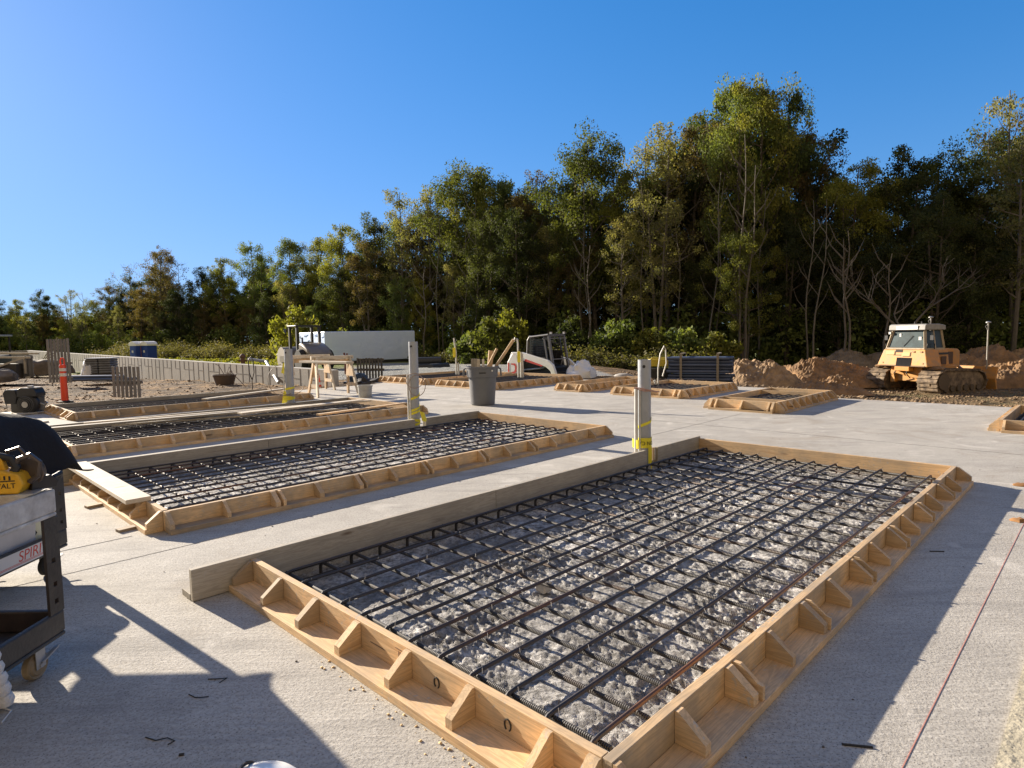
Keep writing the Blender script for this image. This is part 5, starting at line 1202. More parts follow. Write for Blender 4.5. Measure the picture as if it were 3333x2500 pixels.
    rear(-1.02, 0.98, 1.105, 1.15, mat('mud_on_paint', (0.22, 0.15, 0.09), 0.9), 'mud_band', dx=0.010)
    for yy in (-0.25, 0.05): mb = MB(); mb.tube([(0.9, yy, 2.9), (0.9, yy, 3.0)], 0.03, 8); mb.build('roof_knob', K, root)
    # hood, arms, blade, masts
    mb = MB(); mb.prism([(1.62, 1.0), (3.05, 1.0), (3.05, 1.70), (2.9, 1.80), (1.62, 1.86)], -0.52, 0.52); mb.build('engine_hood', Y, root, bevel=0.04)
    for x0 in (1.80, 2.25):
        for sy in (-1, 1):
            y0, y1 = sorted((sy*0.521, sy*0.53)); mb = MB(); mb.box(x0, x0+0.32, y0, y1, 1.15, 1.68); mb.build('side_grille', mat('grille_brown', (0.09, 0.05, 0.03), 0.7), root)
    for sy in (-1, 1):
        y0, y1 = sorted((sy*1.0, sy*0.985)); mb = MB(); mb.box(1.10, 1.42, y0, y1, 1.18, 1.52); mb.build('side_vent', mat('grille_brown', (0.09, 0.05, 0.03), 0.7), root)
    mb = MB(); mb.tube([(2.6, 0.3, 1.8), (2.6, 0.3, 2.35), (2.52, 0.3, 2.45)], 0.05, 8); mb.build('exhaust', K, root)
    for sy in (-1, 1):
        mb = MB(); mb.bar((1.6, sy*0.62, 0.45), (3.7, sy*0.62, 0.45), 0.14, 0.2); mb.build('push_arm', Y, root)
        mb = MB(); mb.tube([(2.8, sy*0.4, 1.2), (3.65, sy*0.4, 0.75)], 0.06, 8); mb.build('lift_cylinder', STEEL, root)
    mb = MB(); mb.prism([(3.72, 0.02), (3.80, 0.02), (3.70, 0.5), (3.82, 1.0), (3.74, 1.02), (3.60, 0.5)], -1.65, 1.65); mb.build('blade', Y, root, bevel=0.01)
    for sy, hgt in ((-1, 2.55), (1, 2.85)):
        mb = MB(); mb.tube([(3.68, sy*1.25, 0.9), (3.68, sy*1.25, hgt+0.35)], 0.028, 8); mb.lathe([(0.0, 0), (0.10, 0), (0.10, 0.04), (0.05, 0.07), (0.0, 0.07)], 14, Matrix.Translation((3.68, sy*1.25, hgt+0.35)), caps=False)
        mb.tube([(3.68, sy*1.25, hgt+0.3), (3.62, sy*1.25+0.08, hgt+0.2), (3.67, sy*1.25, hgt)], 0.01, 5); mb.build('antenna_mast', STEEL, root)
GLASSS = mat('side_glass', (0.035, 0.05, 0.055), 0.35, spec=0.15)
GLASSD = mat('rear_glass', (0.045, 0.075, 0.085), 0.45, spec=0.12, var=0.5, vscale=3, vcol=(0.025, 0.04, 0.045))
dozer()

# ------------------------------------------------------------------ pipe stack, boulders, dirt piles
p0 = D(2180, 22.5, -0.50); p1 = D(2380, 21.6, -0.50); d = p1-p0; L = d.length
ps = thing('pipe_stack', 'strapped stack of blue-grey pipes beside the dirt piles', 'pipe stack', p0, math.atan2(d.y, d.x))
rg = random.Random(8); rr = 0.060
for row in range(9):
    for col in range(6):
        y = col*rr*2.04+(rr if row % 2 else 0); z = 0.09+row*rr*1.93+(0.05 if row > 3 else 0)
        mb = MB(); xo = rg.uniform(-0.05, 0.08); mb.tube([(xo-0.05, y, z), (L+xo, y, z)], [rr*0.97]*2, 10); mb.build('pipe', BLUEP, ps, smooth=True)
for x in (L*0.20, L*0.80):
    mb = MB(); mb.box(x-0.04, x+0.04, -rr-0.03, -rr-0.005, 0.02, 1.22); mb.box(x-0.04, x+0.04, -rr-0.03, 0.75, 1.22, 1.26); mb.build('timber_strap', mat('strap_wood', (0.26, 0.22, 0.16), 0.8), ps)
o = lump(12, 0.62, 0.45, 0.50, 31, mat('boulder', (0.40, 0.38, 0.36), 0.9, var=0.25), 'boulder', None, 1.3, 0.12); o.location = D(2033, 24, -0.55); tag(o, 'large pale rounded boulder left of the nearest post', 'boulder')
o = lump(10, 0.45, 0.4, 0.35, 35, mat('boulder_dull', (0.24, 0.24, 0.20), 0.95, var=0.4), 'boulder', None, 2.0, 0.2); o.location = D(1962, 26, -0.6); tag(o, 'smaller mossy boulder between the skid steer and the pale boulder', 'boulder')
slab_board(D(2000, 21.7, -0.22), D(2172, 20.6, -0.20), 0.3, 0.03, mat('pale_sheet', (0.55, 0.56, 0.57), 0.6), 'pale flat sheet on the ground left of the blue-grey pipe stack', 'flat_sheet', 'sheet', None)
q = D(2142, 23, -0.5)
gn = thing('covered_pump', 'yellow and black box left of the blue-grey pipe stack', 'pump', q)
mb = MB(); mb.box(-0.36, 0.36, -0.25, 0.25, 0.0, 0.70); mb.build('box', BLACKP, gn, bevel=0.03)
mb = MB(); mb.tube([(-0.38, -0.2, 0.15), (-0.38, -0.2, 0.95), (-0.25, -0.2, 1.08), (0.30, -0.2, 1.08), (0.36, -0.2, 0.98)], 0.035, 8); mb.box(-0.30, 0.36, -0.22, 0.22, 0.78, 1.04); mb.build('yellow_cover', mat('cover_yellow', (0.62, 0.50, 0.05), 0.6, var=0.3), gn, bevel=0.02)

def pile(x0, x1, dist, zb, h, depth, seed, m, label, prof=None):
    "a ridge of dumped earth between two bearings"
    a_ = D(x0, dist, zb); b_ = D(x1, dist, zb); L = (b_-a_).length; n = int(L/0.08)+2; k = int(depth/0.08)+2; V = []; F = []
    for j in range(k):
        for i in range(n):
            u = i/(n-1); v = j/(k-1)
            env = (math.sin(math.pi*u)**0.5)*(math.sin(math.pi*v)**0.8)
            if prof: env = np.interp(u, [p[0] for p in prof], [p[1] for p in prof])*(math.sin(math.pi*v)**0.8)
            x = a_.x+(b_.x-a_.x)*u; y = dist-depth/2+depth*v
            w1 = noise.noise(Vector((x*0.9+seed, y*0.9, seed))); w2 = noise.noise(Vector((x*2.6, y*2.6, seed))); w3 = noise.noise(Vector((x*7, y*7, seed))); w4 = noise.noise(Vector((x*14, y*14, seed))); w5 = 1-2*abs(noise.noise(Vector((x*4.5, y*4.5, seed+7))))
            z = h*env*(1+0.40*w1)+env*(0.14*w2+0.13*w3+0.12*w4+0.05*w5)
            V.append((x+0.06*w3, y, zb-0.12+z))
    F = [(j*n+i, j*n+i+1, (j+1)*n+i+1, (j+1)*n+i) for j in range(k-1) for i in range(n-1)]
    mb = MB(); mb.add(V, F); o = mb.build('dirt_pile', m, smooth=False); return tag(o, label, 'dirt pile', 'dirt piles')
SOILT = mat('pile_tan', (0.38, 0.255, 0.14), 0.95, var=0.5, vscale=2.2, vcol=(0.15, 0.10, 0.06), bump=1.0, bscale=9)
pile(2360, 2600, 27, -0.85, 1.15, 3.6, 1, SOILT, 'pale sandy dirt pile directly right of the pipe stack', [(0, 0.5), (0.12, 0.95), (0.6, 1.0), (0.85, 0.6), (1, 0)])
pile(2520, 2860, 29.5, -1.0, 1.15, 3.6, 2, SOILP, 'long brown ridge of dirt left of the bulldozer', [(0, 0.1), (0.15, 0.8), (0.35, 1.02), (0.6, 0.85), (0.85, 0.72), (1, 0.4)])
pile(2480, 2800, 25.6, -1.0, 0.62, 2.4, 3, SOILP, 'low graded dirt spread in front of the long ridge', [(0, 0.2), (0.3, 0.5), (0.6, 0.9), (0.85, 1.0), (1, 0.3)])
pile(3080, 3330, 34, -1.15, 1.65, 4.0, 5, SOILP, 'lumpy brown dirt pile behind the bulldozer on the right')
pile(3150, 3420, 28.5, -1.1, 1.15, 3.0, 6, SOILP, 'nearest lumpy dirt pile at the right photo edge', [(0, 0.0), (0.2, 0.7), (0.5, 0.95), (0.8, 0.9), (1, 0.8)])
pile(3290, 3600, 36, -1.1, 2.0, 4.0, 8, SOILT, 'bright tan dirt pile cut by the right photo edge')
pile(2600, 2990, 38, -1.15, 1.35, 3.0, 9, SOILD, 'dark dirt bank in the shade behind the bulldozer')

# clods
def clods(n, region, smin, smax, m, label):
    V = []; F = []; rg = random.Random(n)
    base = [(1, 0, 0), (-1, 0, 0), (0, 1, 0), (0, -1, 0), (0, 0, 1), (0, 0, -0.5)]
    fs = [(0, 2, 4), (2, 1, 4), (1, 3, 4), (3, 0, 4), (2, 0, 5), (1, 2, 5), (3, 1, 5), (0, 3, 5)]
    for _ in range(n):
        x, y = region(rg); z = ground_z(x, y); s = smin+(smax-smin)*rg.random()**3; o = len(V); rot = rg.random()*6.28; c, sn = math.cos(rot), math.sin(rot)
        for b in base:
            k = s*rg.uniform(0.6, 1.25); V.append((x+(b[0]*c-b[1]*sn)*k, y+(b[0]*sn+b[1]*c)*k, z+b[2]*k*0.7))
        F += [tuple(i+o for i in f) for f in fs]
    link_ = link('soil_clods', fast_mesh('soil_clods', V, F, m)); tag(link_, label, 'soil clods', kind='stuff')
def reg_left(rg):
    while True:
        x = rg.uniform(-30, -4); y = rg.uniform(14, 42); b = x*B.x+y*B.y
        if b > 17.45 and (Vector((x, y, 0))-WS).dot(Vector((WD.y, -WD.x, 0))) < -0.1: return x, y
def reg_right(rg):
    while True:
        x = rg.uniform(5, 24); y = rg.uniform(10, 30); a = x*A.x+y*A.y; b = x*B.x+y*B.y
        if (a > 14.8 and b < 6.1) or a > 16.5: return x, y
clods(7000, reg_left, 0.012, 0.07, mat('clod_tan', (0.20, 0.135, 0.078), 0.95, var=0.4), 'churned clods and crumbs of tan soil left of the slab')
clods(20000, reg_right, 0.015, 0.10, mat('clod_brown', (0.22, 0.15, 0.085), 0.95, var=0.5, vscale=0.6), 'churned brown clods beyond the slab edge on the right')

# ------------------------------------------------------------------ small things on the slab
def wire(p, pts, label, r=0.0022, m=None):
    mb = MB(); mb.tube(pts, r, 5); o = mb.build('tie_wire', m or INK, smooth=True); o.location = (p.x, p.y, 0.003); return tag(o, label, 'tie wire', 'bits of tie wire on the slab')
wire(P(710, 2212), [(-0.045, 0, 0), (0.0, 0.002, 0), (0.04, 0.0, 0.004), (0.02, -0.03, 0)], 'short black wire bent like an arrowhead, in the shade below the long form end')
wire(P(645, 2270), [(-0.05, 0.02, 0), (-0.01, -0.005, 0), (0.02, -0.01, 0.003), (0.045, 0.0, 0)], 'straightish short black wire in the big shadow')
wire(P(515, 2412), [(-0.06, 0.02, 0), (-0.01, -0.0, 0), (0.03, 0.01, 0.003), (0.065, -0.005, 0), (0.05, -0.025, 0)], 'hook ended black wire nearest the bottom edge in the big shadow')
wire(P(590, 2460), [(-0.008, 0, 0), (0.008, 0.004, 0)], 'tiny black crumb of wire right of the hook ended one', 0.006)
wire(P(1350, 2250), [(-0.08, -0.03, 0), (-0.02, 0.0, 0.01), (0.04, 0.01, 0.0), (0.05, 0.04, 0.02)], 'thin brown wire curl at the foot of the near form', 0.0014)
wire(P(3055, 1795), [(-0.06, 0.0, 0), (0.03, -0.01, 0)], 'dark wire scrap by the shadow edge on the right', 0.004)
wire(P(2790, 2430), [(-0.05, 0.01, 0), (0.05, -0.01, 0)], 'dark scrap low on the right near the shadow edge', 0.005)
def flecks(n, reg, smin, smax, m, label, name):
    V = []; F = []; rg = random.Random(n+1)
    for _ in range(n):
        x, y = reg(rg); s = rg.uniform(smin, smax); t = s*rg.uniform(0.3, 0.8); a = rg.random()*6.28; c, sn = math.cos(a), math.sin(a); o = len(V)
        for u, v, z in ((-s, -t, 0.0015), (s, -t, 0.0015), (s*0.9, t, 0.0015), (-s*0.8, t, 0.0015), (-s*.8, -t*.8, 0.0015+t*0.9), (s*.9, -t*.7, 0.0015+t*0.7), (s*0.7, t*.8, 0.0015+t*0.8), (-s*0.7, t*.8, 0.0015+t)): V.append((x+u*c-v*sn, y+u*sn+v*c, z))
        F += [tuple(i+o for i in f) for f in ((4, 5, 6, 7), (0, 1, 5, 4), (1, 2, 6, 5), (2, 3, 7, 6), (3, 0, 4, 7))]
    tag(link(name, fast_mesh(name, V, F, m)), label, name.replace('_', ' '), kind='stuff')
def reg_near(rg):
    p = AB(1.375+rg.gauss(0, 0.03), rg.uniform(1.0, 2.6)); return p.x, p.y
flecks(130, reg_near, 0.002, 0.007, mat('wood_chip', (0.62, 0.44, 0.22), 0.8), 'pale wood chips along the foot of the near form', 'wood_chips')
def reg_slab(rg):
    while True:
        a, b = rg.uniform(-1, 10), rg.uniform(-1, 9.5)
        if any(f[0]-0.2 < a < f[1]+0.2 and f[2]-0.2 < b < f[3]+0.2 for f in FORMS.values()): continue
        p = AB(a, b); return p.x, p.y
flecks(260, reg_slab, 0.002, 0.007, mat('grit_dark', (0.10, 0.085, 0.07), 0.9), 'scattered dark grit on the slab', 'grit')
def reg_plate(rg):
    p = AB(rg.uniform(1.6, 7.2), 1.12-rg.uniform(0.05, 0.125)); return p.x, p.y
# chalk line, joints and the raised strip at the lower right
def strip(pts, wd, z, th, m, name, label=None, cat=None, kind=None):
    mb = MB()
    for p, q_ in zip(pts, pts[1:]): mb.bar(Vector(p)+Vector((0, 0, z)), Vector(q_)+Vector((0, 0, z)), wd, th)
    return tag(mb.build(name, m), label, cat, None, kind)
strip([AB(1.6, 0.475), AB(7.4, 0.47)], 0.003, 0.0015, 0.001, mat('chalk_red', (0.50, 0.22, 0.18), 0.9), 'chalk_line', 'thin red chalk line snapped on the slab along the right', 'chalk line')
JM = mat('joint_dark', (0.12, 0.11, 0.095), 0.9)
strip([AB(-6.0, 5.43), AB(1.30, 5.43)], 0.007, 0.0015, 0.001, JM, 'slab_joint', kind='structure')
strip([AB(-1.3, 4.85), AB(11.0, 4.90)], 0.005, 0.0015, 0.001, JM, 'slab_joint', kind='structure')
strip([AB(9.3, -6.0), AB(9.3, 17.3)], 0.006, 0.0015, 0.001, JM, 'slab_joint', kind='structure')
mb = MB(); n = 60; V = []
for i in range(n+1):
    a = 0.4+i*(4.4/n); 
    for k, (off, z) in enumerate(((0.0, 0.0), (0.01, 0.018), (-0.25, 0.02), (-0.5, 0.02))): V.append(AB(a, 0.235+off+0.008*noise.noise(Vector((a*9, k, 0))), z+0.003*noise.noise(Vector((a*12, k, 2)))))
mb.add(V, [(i*4+k, (i+1)*4+k, (i+1)*4+k+1, i*4+k+1) for i in range(n) for k in range(3)])
tag(mb.build('raised_pad', mat('pad_tan', (0.50, 0.45, 0.33), 0.9, var=0.3, vscale=5, bump=0.5, bscale=40)), kind='structure')
# brown stone-like chips on the right
for k, (x, y) in enumerate(((3322, 1580), (3318, 1695))):
    o = lump(6, 0.07, 0.05, 0.02, 40+k, mat('chip_brown', (0.28, 0.14, 0.05), 0.9), 'wood_scrap', None, 3, 0.3); o.location = P(x, y, 0.002); tag(o, ['upper brown scrap at the right edge by the corner of the form shadow', 'lower brown scrap at the right edge'][k], 'scrap')

# ------------------------------------------------------------------ foliage
def leaf_mat(name, pal, trans=0.42):
    m, t = newmat(name)
    at = t.N('Attribute'); at.attribute_name = 'tint'; inf = t.N('ObjectInfo')
    v = t.math('ADD', t.math('MULTIPLY', at.outputs['Fac'], 0.62), t.math('MULTIPLY', inf.outputs['Random'], 0.38))
    n = len(pal); col = t.ramp(v, [(0.12+0.76*i/(n-1), c) for i, c in enumerate(pal)])
    t.l.new(col, t.b.inputs['Base Color']); t.b.inputs['Roughness'].default_value = 0.7; t.b.inputs['Specular IOR Level'].default_value = 0.16
    tr = t.N('BsdfTranslucent'); mx = t.N('MixShader'); mx.inputs[0].default_value = trans
    t.l.new(t.mix(1.0, col, (1.25, 1.3, 0.55), 'MULTIPLY'), tr.inputs['Color']); t.l.new(t.b.outputs[0], mx.inputs[1]); t.l.new(tr.outputs[0], mx.inputs[2])
    out = [x for x in t.n if x.type == 'OUTPUT_MATERIAL'][0]; t.l.new(mx.outputs[0], out.inputs[0]); return m
L_GREEN = leaf_mat('leaf_green', [(0.054, 0.07, 0.022), (0.096, 0.113, 0.032), (0.16, 0.168, 0.041), (0.245, 0.229, 0.054)])
L_OLIVE = leaf_mat('leaf_olive', [(0.052, 0.071, 0.026), (0.093, 0.123, 0.039), (0.152, 0.185, 0.055), (0.198, 0.213, 0.065)])
L_BROWN = leaf_mat('leaf_brown', [(0.052, 0.051, 0.027), (0.099, 0.084, 0.038), (0.14, 0.102, 0.044), (0.183, 0.138, 0.052)])
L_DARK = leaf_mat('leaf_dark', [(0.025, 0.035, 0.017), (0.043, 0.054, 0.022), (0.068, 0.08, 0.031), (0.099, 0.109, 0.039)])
L_YEL = leaf_mat('leaf_yellowgreen', [(0.111, 0.124, 0.027), (0.174, 0.183, 0.038), (0.254, 0.249, 0.049), (0.349, 0.307, 0.067)])
L_PALE = leaf_mat('leaf_pale', [(0.117, 0.124, 0.054), (0.176, 0.176, 0.074), (0.234, 0.22, 0.094), (0.307, 0.264, 0.107)])
L_WEED = leaf_mat('leaf_weed', [(0.05, 0.055, 0.024), (0.085, 0.085, 0.035), (0.14, 0.125, 0.055), (0.20, 0.165, 0.08)])
BARK = mat('bark', (0.12, 0.10, 0.08), 0.95, var=0.4, vscale=3, bump=0.6, bscale=12)
BARKG = mat('bark_grey', (0.15, 0.14, 0.12), 0.9, var=0.3, vscale=3)
BARKP = mat('bark_pale', (0.145, 0.13, 0.11), 0.9, var=0.3, vscale=3)

def leaves(centres, radii, counts, size, seed, squash=0.8, jit=0.5):
    rg = np.random.default_rng(seed)
    C = np.repeat(np.array(centres), counts, 0); Rr = np.repeat(np.array(radii), counts); N = len(C)
    tint0 = np.repeat(rg.random(len(centres)), counts)
    d = rg.normal(size=(N, 3)); d /= np.linalg.norm(d, axis=1, keepdims=True); rad = rg.random(N)**0.45
    pos = C+d*(rad*Rr)[:, None]*np.array([1, 1, squash])
    nrm = d*0.5+rg.normal(size=(N, 3))*0.6+np.array([0, 0, 0.35]); nrm /= np.linalg.norm(nrm, axis=1, keepdims=True)
    t = np.cross(nrm, rg.normal(size=(N, 3))); t /= np.linalg.norm(t, axis=1, keepdims=True); b = np.cross(nrm, t)
    s = size*(0.5+0.9*rg.random(N))[:, None]
    asp = (0.45+0.35*rg.random(N))[:, None]
    # leaf sprig: rhombus bent along its middle
    v0 = pos-t*s; v1 = pos+b*s*asp-nrm*s*0.15; v2 = pos+t*s; v3 = pos-b*s*asp-nrm*s*0.15
    V = np.stack([v0, v1, v2, v3], 1).reshape(-1, 3); F = np.arange(N*4).reshape(-1, 4)
    tint = np.clip(tint0*jit+rg.random(N)*(1-jit), 0, 1)
    return V, F, tint
def make_tree(kind, seed, H=16.0):
    "returns (trunk mesh, crown mesh)"
    rg = random.Random(seed); mb = MB(); cent = []; rad = []; cnt = []
    P_ = dict(broad=dict(cw=0.27, cb=0.22, lim=26, cl=1.0, dens=165, lm=L_GREEN, ls=0.085),
              tall=dict(cw=0.19, cb=0.30, lim=24, cl=0.9, dens=150, lm=L_OLIVE, ls=0.08),
              sparse=dict(cw=0.20, cb=0.30, lim=24, cl=0.75, dens=55, lm=L_PALE, ls=0.085),
              brown=dict(cw=0.22, cb=0.25, lim=26, cl=0.85, dens=135, lm=L_BROWN, ls=0.078),
              dark=dict(cw=0.26, cb=0.10, lim=30, cl=1.0, dens=170, lm=L_DARK, ls=0.088),
              yel=dict(cw=0.23, cb=0.16, lim=26, cl=0.9, dens=155, lm=L_YEL, ls=0.082),
              bare=dict(cw=0.24, cb=0.28, lim=20, cl=0.7, dens=7, lm=L_BROWN, ls=0.105))[kind]
    # trunk(s)
    stems = 1 if rg.random() < 0.5 else 2
    nodes = []
    for s_ in range(stems):
        px, py = (0, 0); pts = []; lean = (rg.uniform(-0.05, 0.05)+(s_*0.07), rg.uniform(-0.05, 0.05)-s_*0.05)
        n = 9; Hs = H*(1-0.12*s_)
        for i in range(n+1):
            f = i/n; pts.append(Vector((lean[0]*Hs*f+0.15*math.sin(f*5+seed), lean[1]*Hs*f+0.15*math.cos(f*4+seed)-0.15, Hs*0.95*f)))
        r0 = H*(0.0125 if kind != 'bare' else 0.006)
        mb.tube(pts, [r0*(1-0.88*i/n)+0.015 for i in range(n+1)], 7); nodes.append(pts)
    for k in range(P_['lim']*(1 if stems == 1 else 1)):
        pts = nodes[k % stems]; f = P_['cb']+(0.95-P_['cb'])*((k+rg.random())/P_['lim']); i = min(int(f*9), 8); p = pts[i].lerp(pts[i+1], f*9-i)
        g = (f-P_['cb'])/(1-P_['cb']); w_ = H*P_['cw']*(math.sin(math.pi*min(1, 0.18+g*0.82))**0.6)*rg.uniform(0.55, 1.15)
        a = k*2.4+rg.uniform(-0.5, 0.5); up = rg.uniform(0.25, 0.9); dirv = Vector((math.cos(a), math.sin(a), up)).normalized()
        m1 = p+dirv*w_*0.5+Vector((0, 0, -0.04*w_)); e = p+dirv*w_+Vector((rg.uniform(-.2, .2), rg.uniform(-.2, .2), 0.12*w_))
        r1 = r0*(1-0.85*f)*0.5+0.012
        mb.tube([p, m1, e], [r1, r1*0.6, 0.008], 5, caps=False)
        for q in range(4):
            ff = rg.uniform(0.35, 1.0); b0 = p.lerp(e, ff) if ff > 0.5 else p.lerp(m1, ff*2); d2 = Vector((rg.gauss(0, 1), rg.gauss(0, 1), rg.uniform(-0.1, 1.1))).normalized(); b1 = b0+d2*w_*rg.uniform(0.25, 0.5)
            if q < 3: mb.tube([b0, b0.lerp(b1, 0.5)+Vector((0, 0, 0.05)), b1], [r1*0.4, r1*0.3, 0.006], 4, caps=False)
            cent.append(tuple(b1)); c_ = P_['cl']*rg.uniform(0.55, 1.15)*H/16; rad.append(c_); cnt.append(int(P_['dens']*rg.uniform(0.6, 1.3)))
            if kind == 'bare':
                for z in range(2):
                    d3 = Vector((rg.gauss(0, 1), rg.gauss(0, 1), rg.uniform(0, 1.4))).normalized(); mb.tube([b1, b1+d3*rg.uniform(0.5, 1.3)], [0.012, 0.004], 3, caps=False)
        cent.append(tuple(e)); rad.append(P_['cl']*rg.uniform(0.6, 1.0)*H/16); cnt.append(P_['dens'])
    # top plumes
    for pts in nodes:
        for k in range(4): cent.append(tuple(pts[-1]+Vector((rg.gauss(0, 0.35), rg.gauss(0, 0.35), rg.uniform(-1.4, 0.5))))); rad.append(0.42); cnt.append(P_['dens']//2)
    tm = mb.build('tmp', BARKP if kind in ('sparse', 'bare') else BARK, smooth=True); trunk = tm.data; bpy.data.objects.remove(tm)
    V, F, tint = leaves(cent, rad, cnt, P_['ls']*H/16, seed)
    crown = fast_mesh('crown', V, F, P_['lm'], {'tint': ('FACE', tint)})
    return trunk, crown
KINDS = {}
for i, (k, n) in enumerate((('broad', 3), ('tall', 3), ('sparse', 2), ('brown', 2), ('dark', 2), ('yel', 2), ('bare', 1))):
    KINDS[k] = [make_tree(k, 100+i*10+j) for j in range(n)]
def make_bush(lm, seed, n=16, dens=170, ls=0.10):
    rg = random.Random(seed); cent = []; rad = []; mb = MB()
    for i in range(n):
        a = rg.random()*6.28; r = rg.random()**0.6*1.1; z = rg.uniform(0.3, 1.7)*(1.15-r*0.35); cent.append((r*math.cos(a), r*math.sin(a), z)); rad.append(rg.uniform(0.38, 0.65)); mb.tube([(0, 0, 0), (r*0.4*math.cos(a), r*0.4*math.sin(a), z*0.6), cent[-1]], [0.03, 0.02, 0.008], 4, caps=False)
    V, F, t_ = leaves(cent, rad, [dens]*n, ls, seed, 0.9)
    tm = mb.build('tmp', BARK); s = tm.data; bpy.data.objects.remove(tm)
    return s, fast_mesh('foliage', V, F, lm, {'tint': ('FACE', t_)})
BUSH = dict(green=make_bush(L_GREEN, 5), yel=make_bush(L_YEL, 6), olive=make_bush(L_OLIVE, 7), dark=make_bush(L_DARK, 8), weed=make_bush(L_WEED, 9, ls=0.08))

# tree line: ridge of measured crown tops (photo x, y) and distance of the wood's edge along it
SIL = [(-160, 930), (0, 950), (75, 962), (150, 938), (240, 927), (360, 918), (450, 845), (527, 794), (600, 835), (680, 862), (755, 820), (845, 770), (965, 760), (1040, 765), (1145, 708), (1250, 685), (1325, 604), (1400, 588),
       (1507, 560), (1600, 532), (1672, 562), (1748, 550), (1808, 572), (1868, 484), (1944, 446), (2019, 510), (2094, 436), (2185, 400), (2260, 378), (2320, 288), (2396, 232), (2471, 250), (2561, 300), (2637, 405),
       (2667, 512), (2757, 530), (2848, 540), (2938, 484), (3029, 512), (3090, 588), (3164, 556), (3210, 392), (3285, 262), (3360, 250), (3480, 300), (3620, 330)]
def edge_dist(x): return float(np.interp(x, [-200, 0, 500, 1000, 1500, 2000, 2500, 3000, 3500], [125, 118, 92, 74, 60, 50, 44, 41, 39]))
def top_y(x): return float(np.interp(x, [a for a, b in SIL], [b for a, b in SIL]))
def hor(x): return 1121-0.01788*(x-39)
def grd(x): return float(np.interp(x, [0, 1200, 2200, 3300], [-0.8, -0.8, -0.95, -1.15]))
LAB = dict(broad='green leafy tree', tall='slim olive-green tree', sparse='thin airy pale-leaved tree', brown='brownish autumn tree', dark='dense dark green tree', yel='yellow-green tree', bare='nearly bare tree')
def where(x):
    t = [(200, 'beyond the slatted panels'), (420, 'left of the portable toilets'), (560, 'behind the portable toilets'), (800, 'between toilets and roller'), (1060, 'behind the soil roller'),
         (1360, 'behind the white container'), (1560, 'just right of the white container'), (1700, 'left of the skid steer'), (1950, 'behind the skid steer'), (2150, 'behind the nearest post'), (2400, 'behind the blue-grey pipes'),
         (2650, 'behind the long dirt ridge'), (2850, 'left of the bulldozer'), (3060, 'behind the bulldozer'), (3250, 'right of the bulldozer'), (99999, 'at the right photo edge')]
    for a, b in t:
        if x < a: return b
TREES = []
def put_tree(kind, x, dist, ztop, rg, rowname, wide=1.0, var=None, zbase=None):
    tk, cr = KINDS[kind][rg.randrange(len(KINDS[kind])) if var is None else var]
    g = grd(x) if zbase is None else zbase; h = max(ztop-g, 3); s = h/16.0
    root = thing('tree', 'tree', 'tree', D(x, dist, g-0.05), rg.random()*6.28, 'trees of the wood')
    TREES.append((f'{LAB[kind]} {rowname} {where(x)}', x, root))
    sw = max(s, 0.75*s+0.12)*wide
    root.scale = (sw, sw, s)
    link('trunk', tk, root); link('crown', cr, root)
    return root
rg = random.Random(42)
front = [('sparse', 450), ('brown', 527), ('dark', 680)]
fk = ['broad', 'tall', 'yel', 'brown', 'tall', 'broad', 'sparse', 'dark']
special = {527: 'brown', 450: 'bare', 360: 'brown', 845: 'tall', 965: 'tall', 1145: 'yel', 1325: 'sparse', 1400: 'sparse', 1507: 'broad', 1600: 'broad', 1748: 'brown', 1868: 'broad', 1944: 'broad', 2019: 'yel', 2094: 'sparse', 2185: 'sparse', 2320: 'tall',
           2396: 'tall', 2471: 'broad', 2561: 'tall', 2260: 'brown', 2637: 'brown', 2667: 'bare', 2757: 'yel', 2938: 'dark', 3029: 'broad', 3164: 'broad', 3210: 'bare', 3285: 'sparse', 3360: 'brown', 600: 'bare', 680: 'dark', 0: 'dark', 150: 'dark', 240: 'sparse', 2848: 'yel'}
for i, (x, y) in enumerate(SIL):
    d = edge_dist(x)+rg.uniform(0, 5); zt = 1.5+(hor(x)-y)*d/F_PX+0.4
    zt -= (0.012 if x > 2200 else 0.028)*(zt+1)+0.15
    put_tree(special.get(x, fk[i % len(fk)]), x, d, zt, rg, 'at the skyline', wide=0.62 if 2300 < x < 2650 or x > 3200 else 0.82)
# second row and front fringe, lower, filling the wall of foliage
x = -150
while x < 3500:
    d = edge_dist(x)+rg.uniform(4, 10); y = top_y(x)+rg.uniform(45, 170); zt = 1.5+(hor(x)-y)*d/F_PX
    put_tree(rg.choice(['broad', 'dark', 'tall', 'brown', 'dark', 'dark', 'yel']), x, d, zt, rg, 'in the second rank', wide=0.85); x += rg.uniform(38, 72)*60/d
x = -120
while x < 3450:
    d = edge_dist(x)-rg.uniform(0.5, 4); hh = (hor(x)-top_y(x)); y = hor(x)-hh*rg.uniform(0.35, 0.80); zt = 1.5+(hor(x)-y)*d/F_PX
    k = rg.choice(['yel', 'tall', 'brown', 'broad', 'sparse', 'sparse', 'dark'] if x < 2300 else ['tall', 'brown', 'dark', 'sparse', 'broad', 'dark'])
    put_tree(k, x, d, zt, rg, 'at the front edge', wide=0.85); x += rg.uniform(70, 130)*60/d
ORD = ['leftmost', 'second', 'third', 'fourth', 'fifth', 'sixth', 'seventh', 'eighth', 'ninth', 'tenth', 'eleventh', 'twelfth', 'thirteenth', 'fourteenth', 'fifteenth', 'sixteenth', 'seventeenth', 'eighteenth']
for base in {t[0] for t in TREES}:
    same = sorted([t for t in TREES if t[0] == base], key=lambda t: t[1])
    for i, t in enumerate(same): t[2]['label'] = base if len(same) == 1 else (base+', '+('leftmost' if i == 0 else ORD[i]+' from left'))
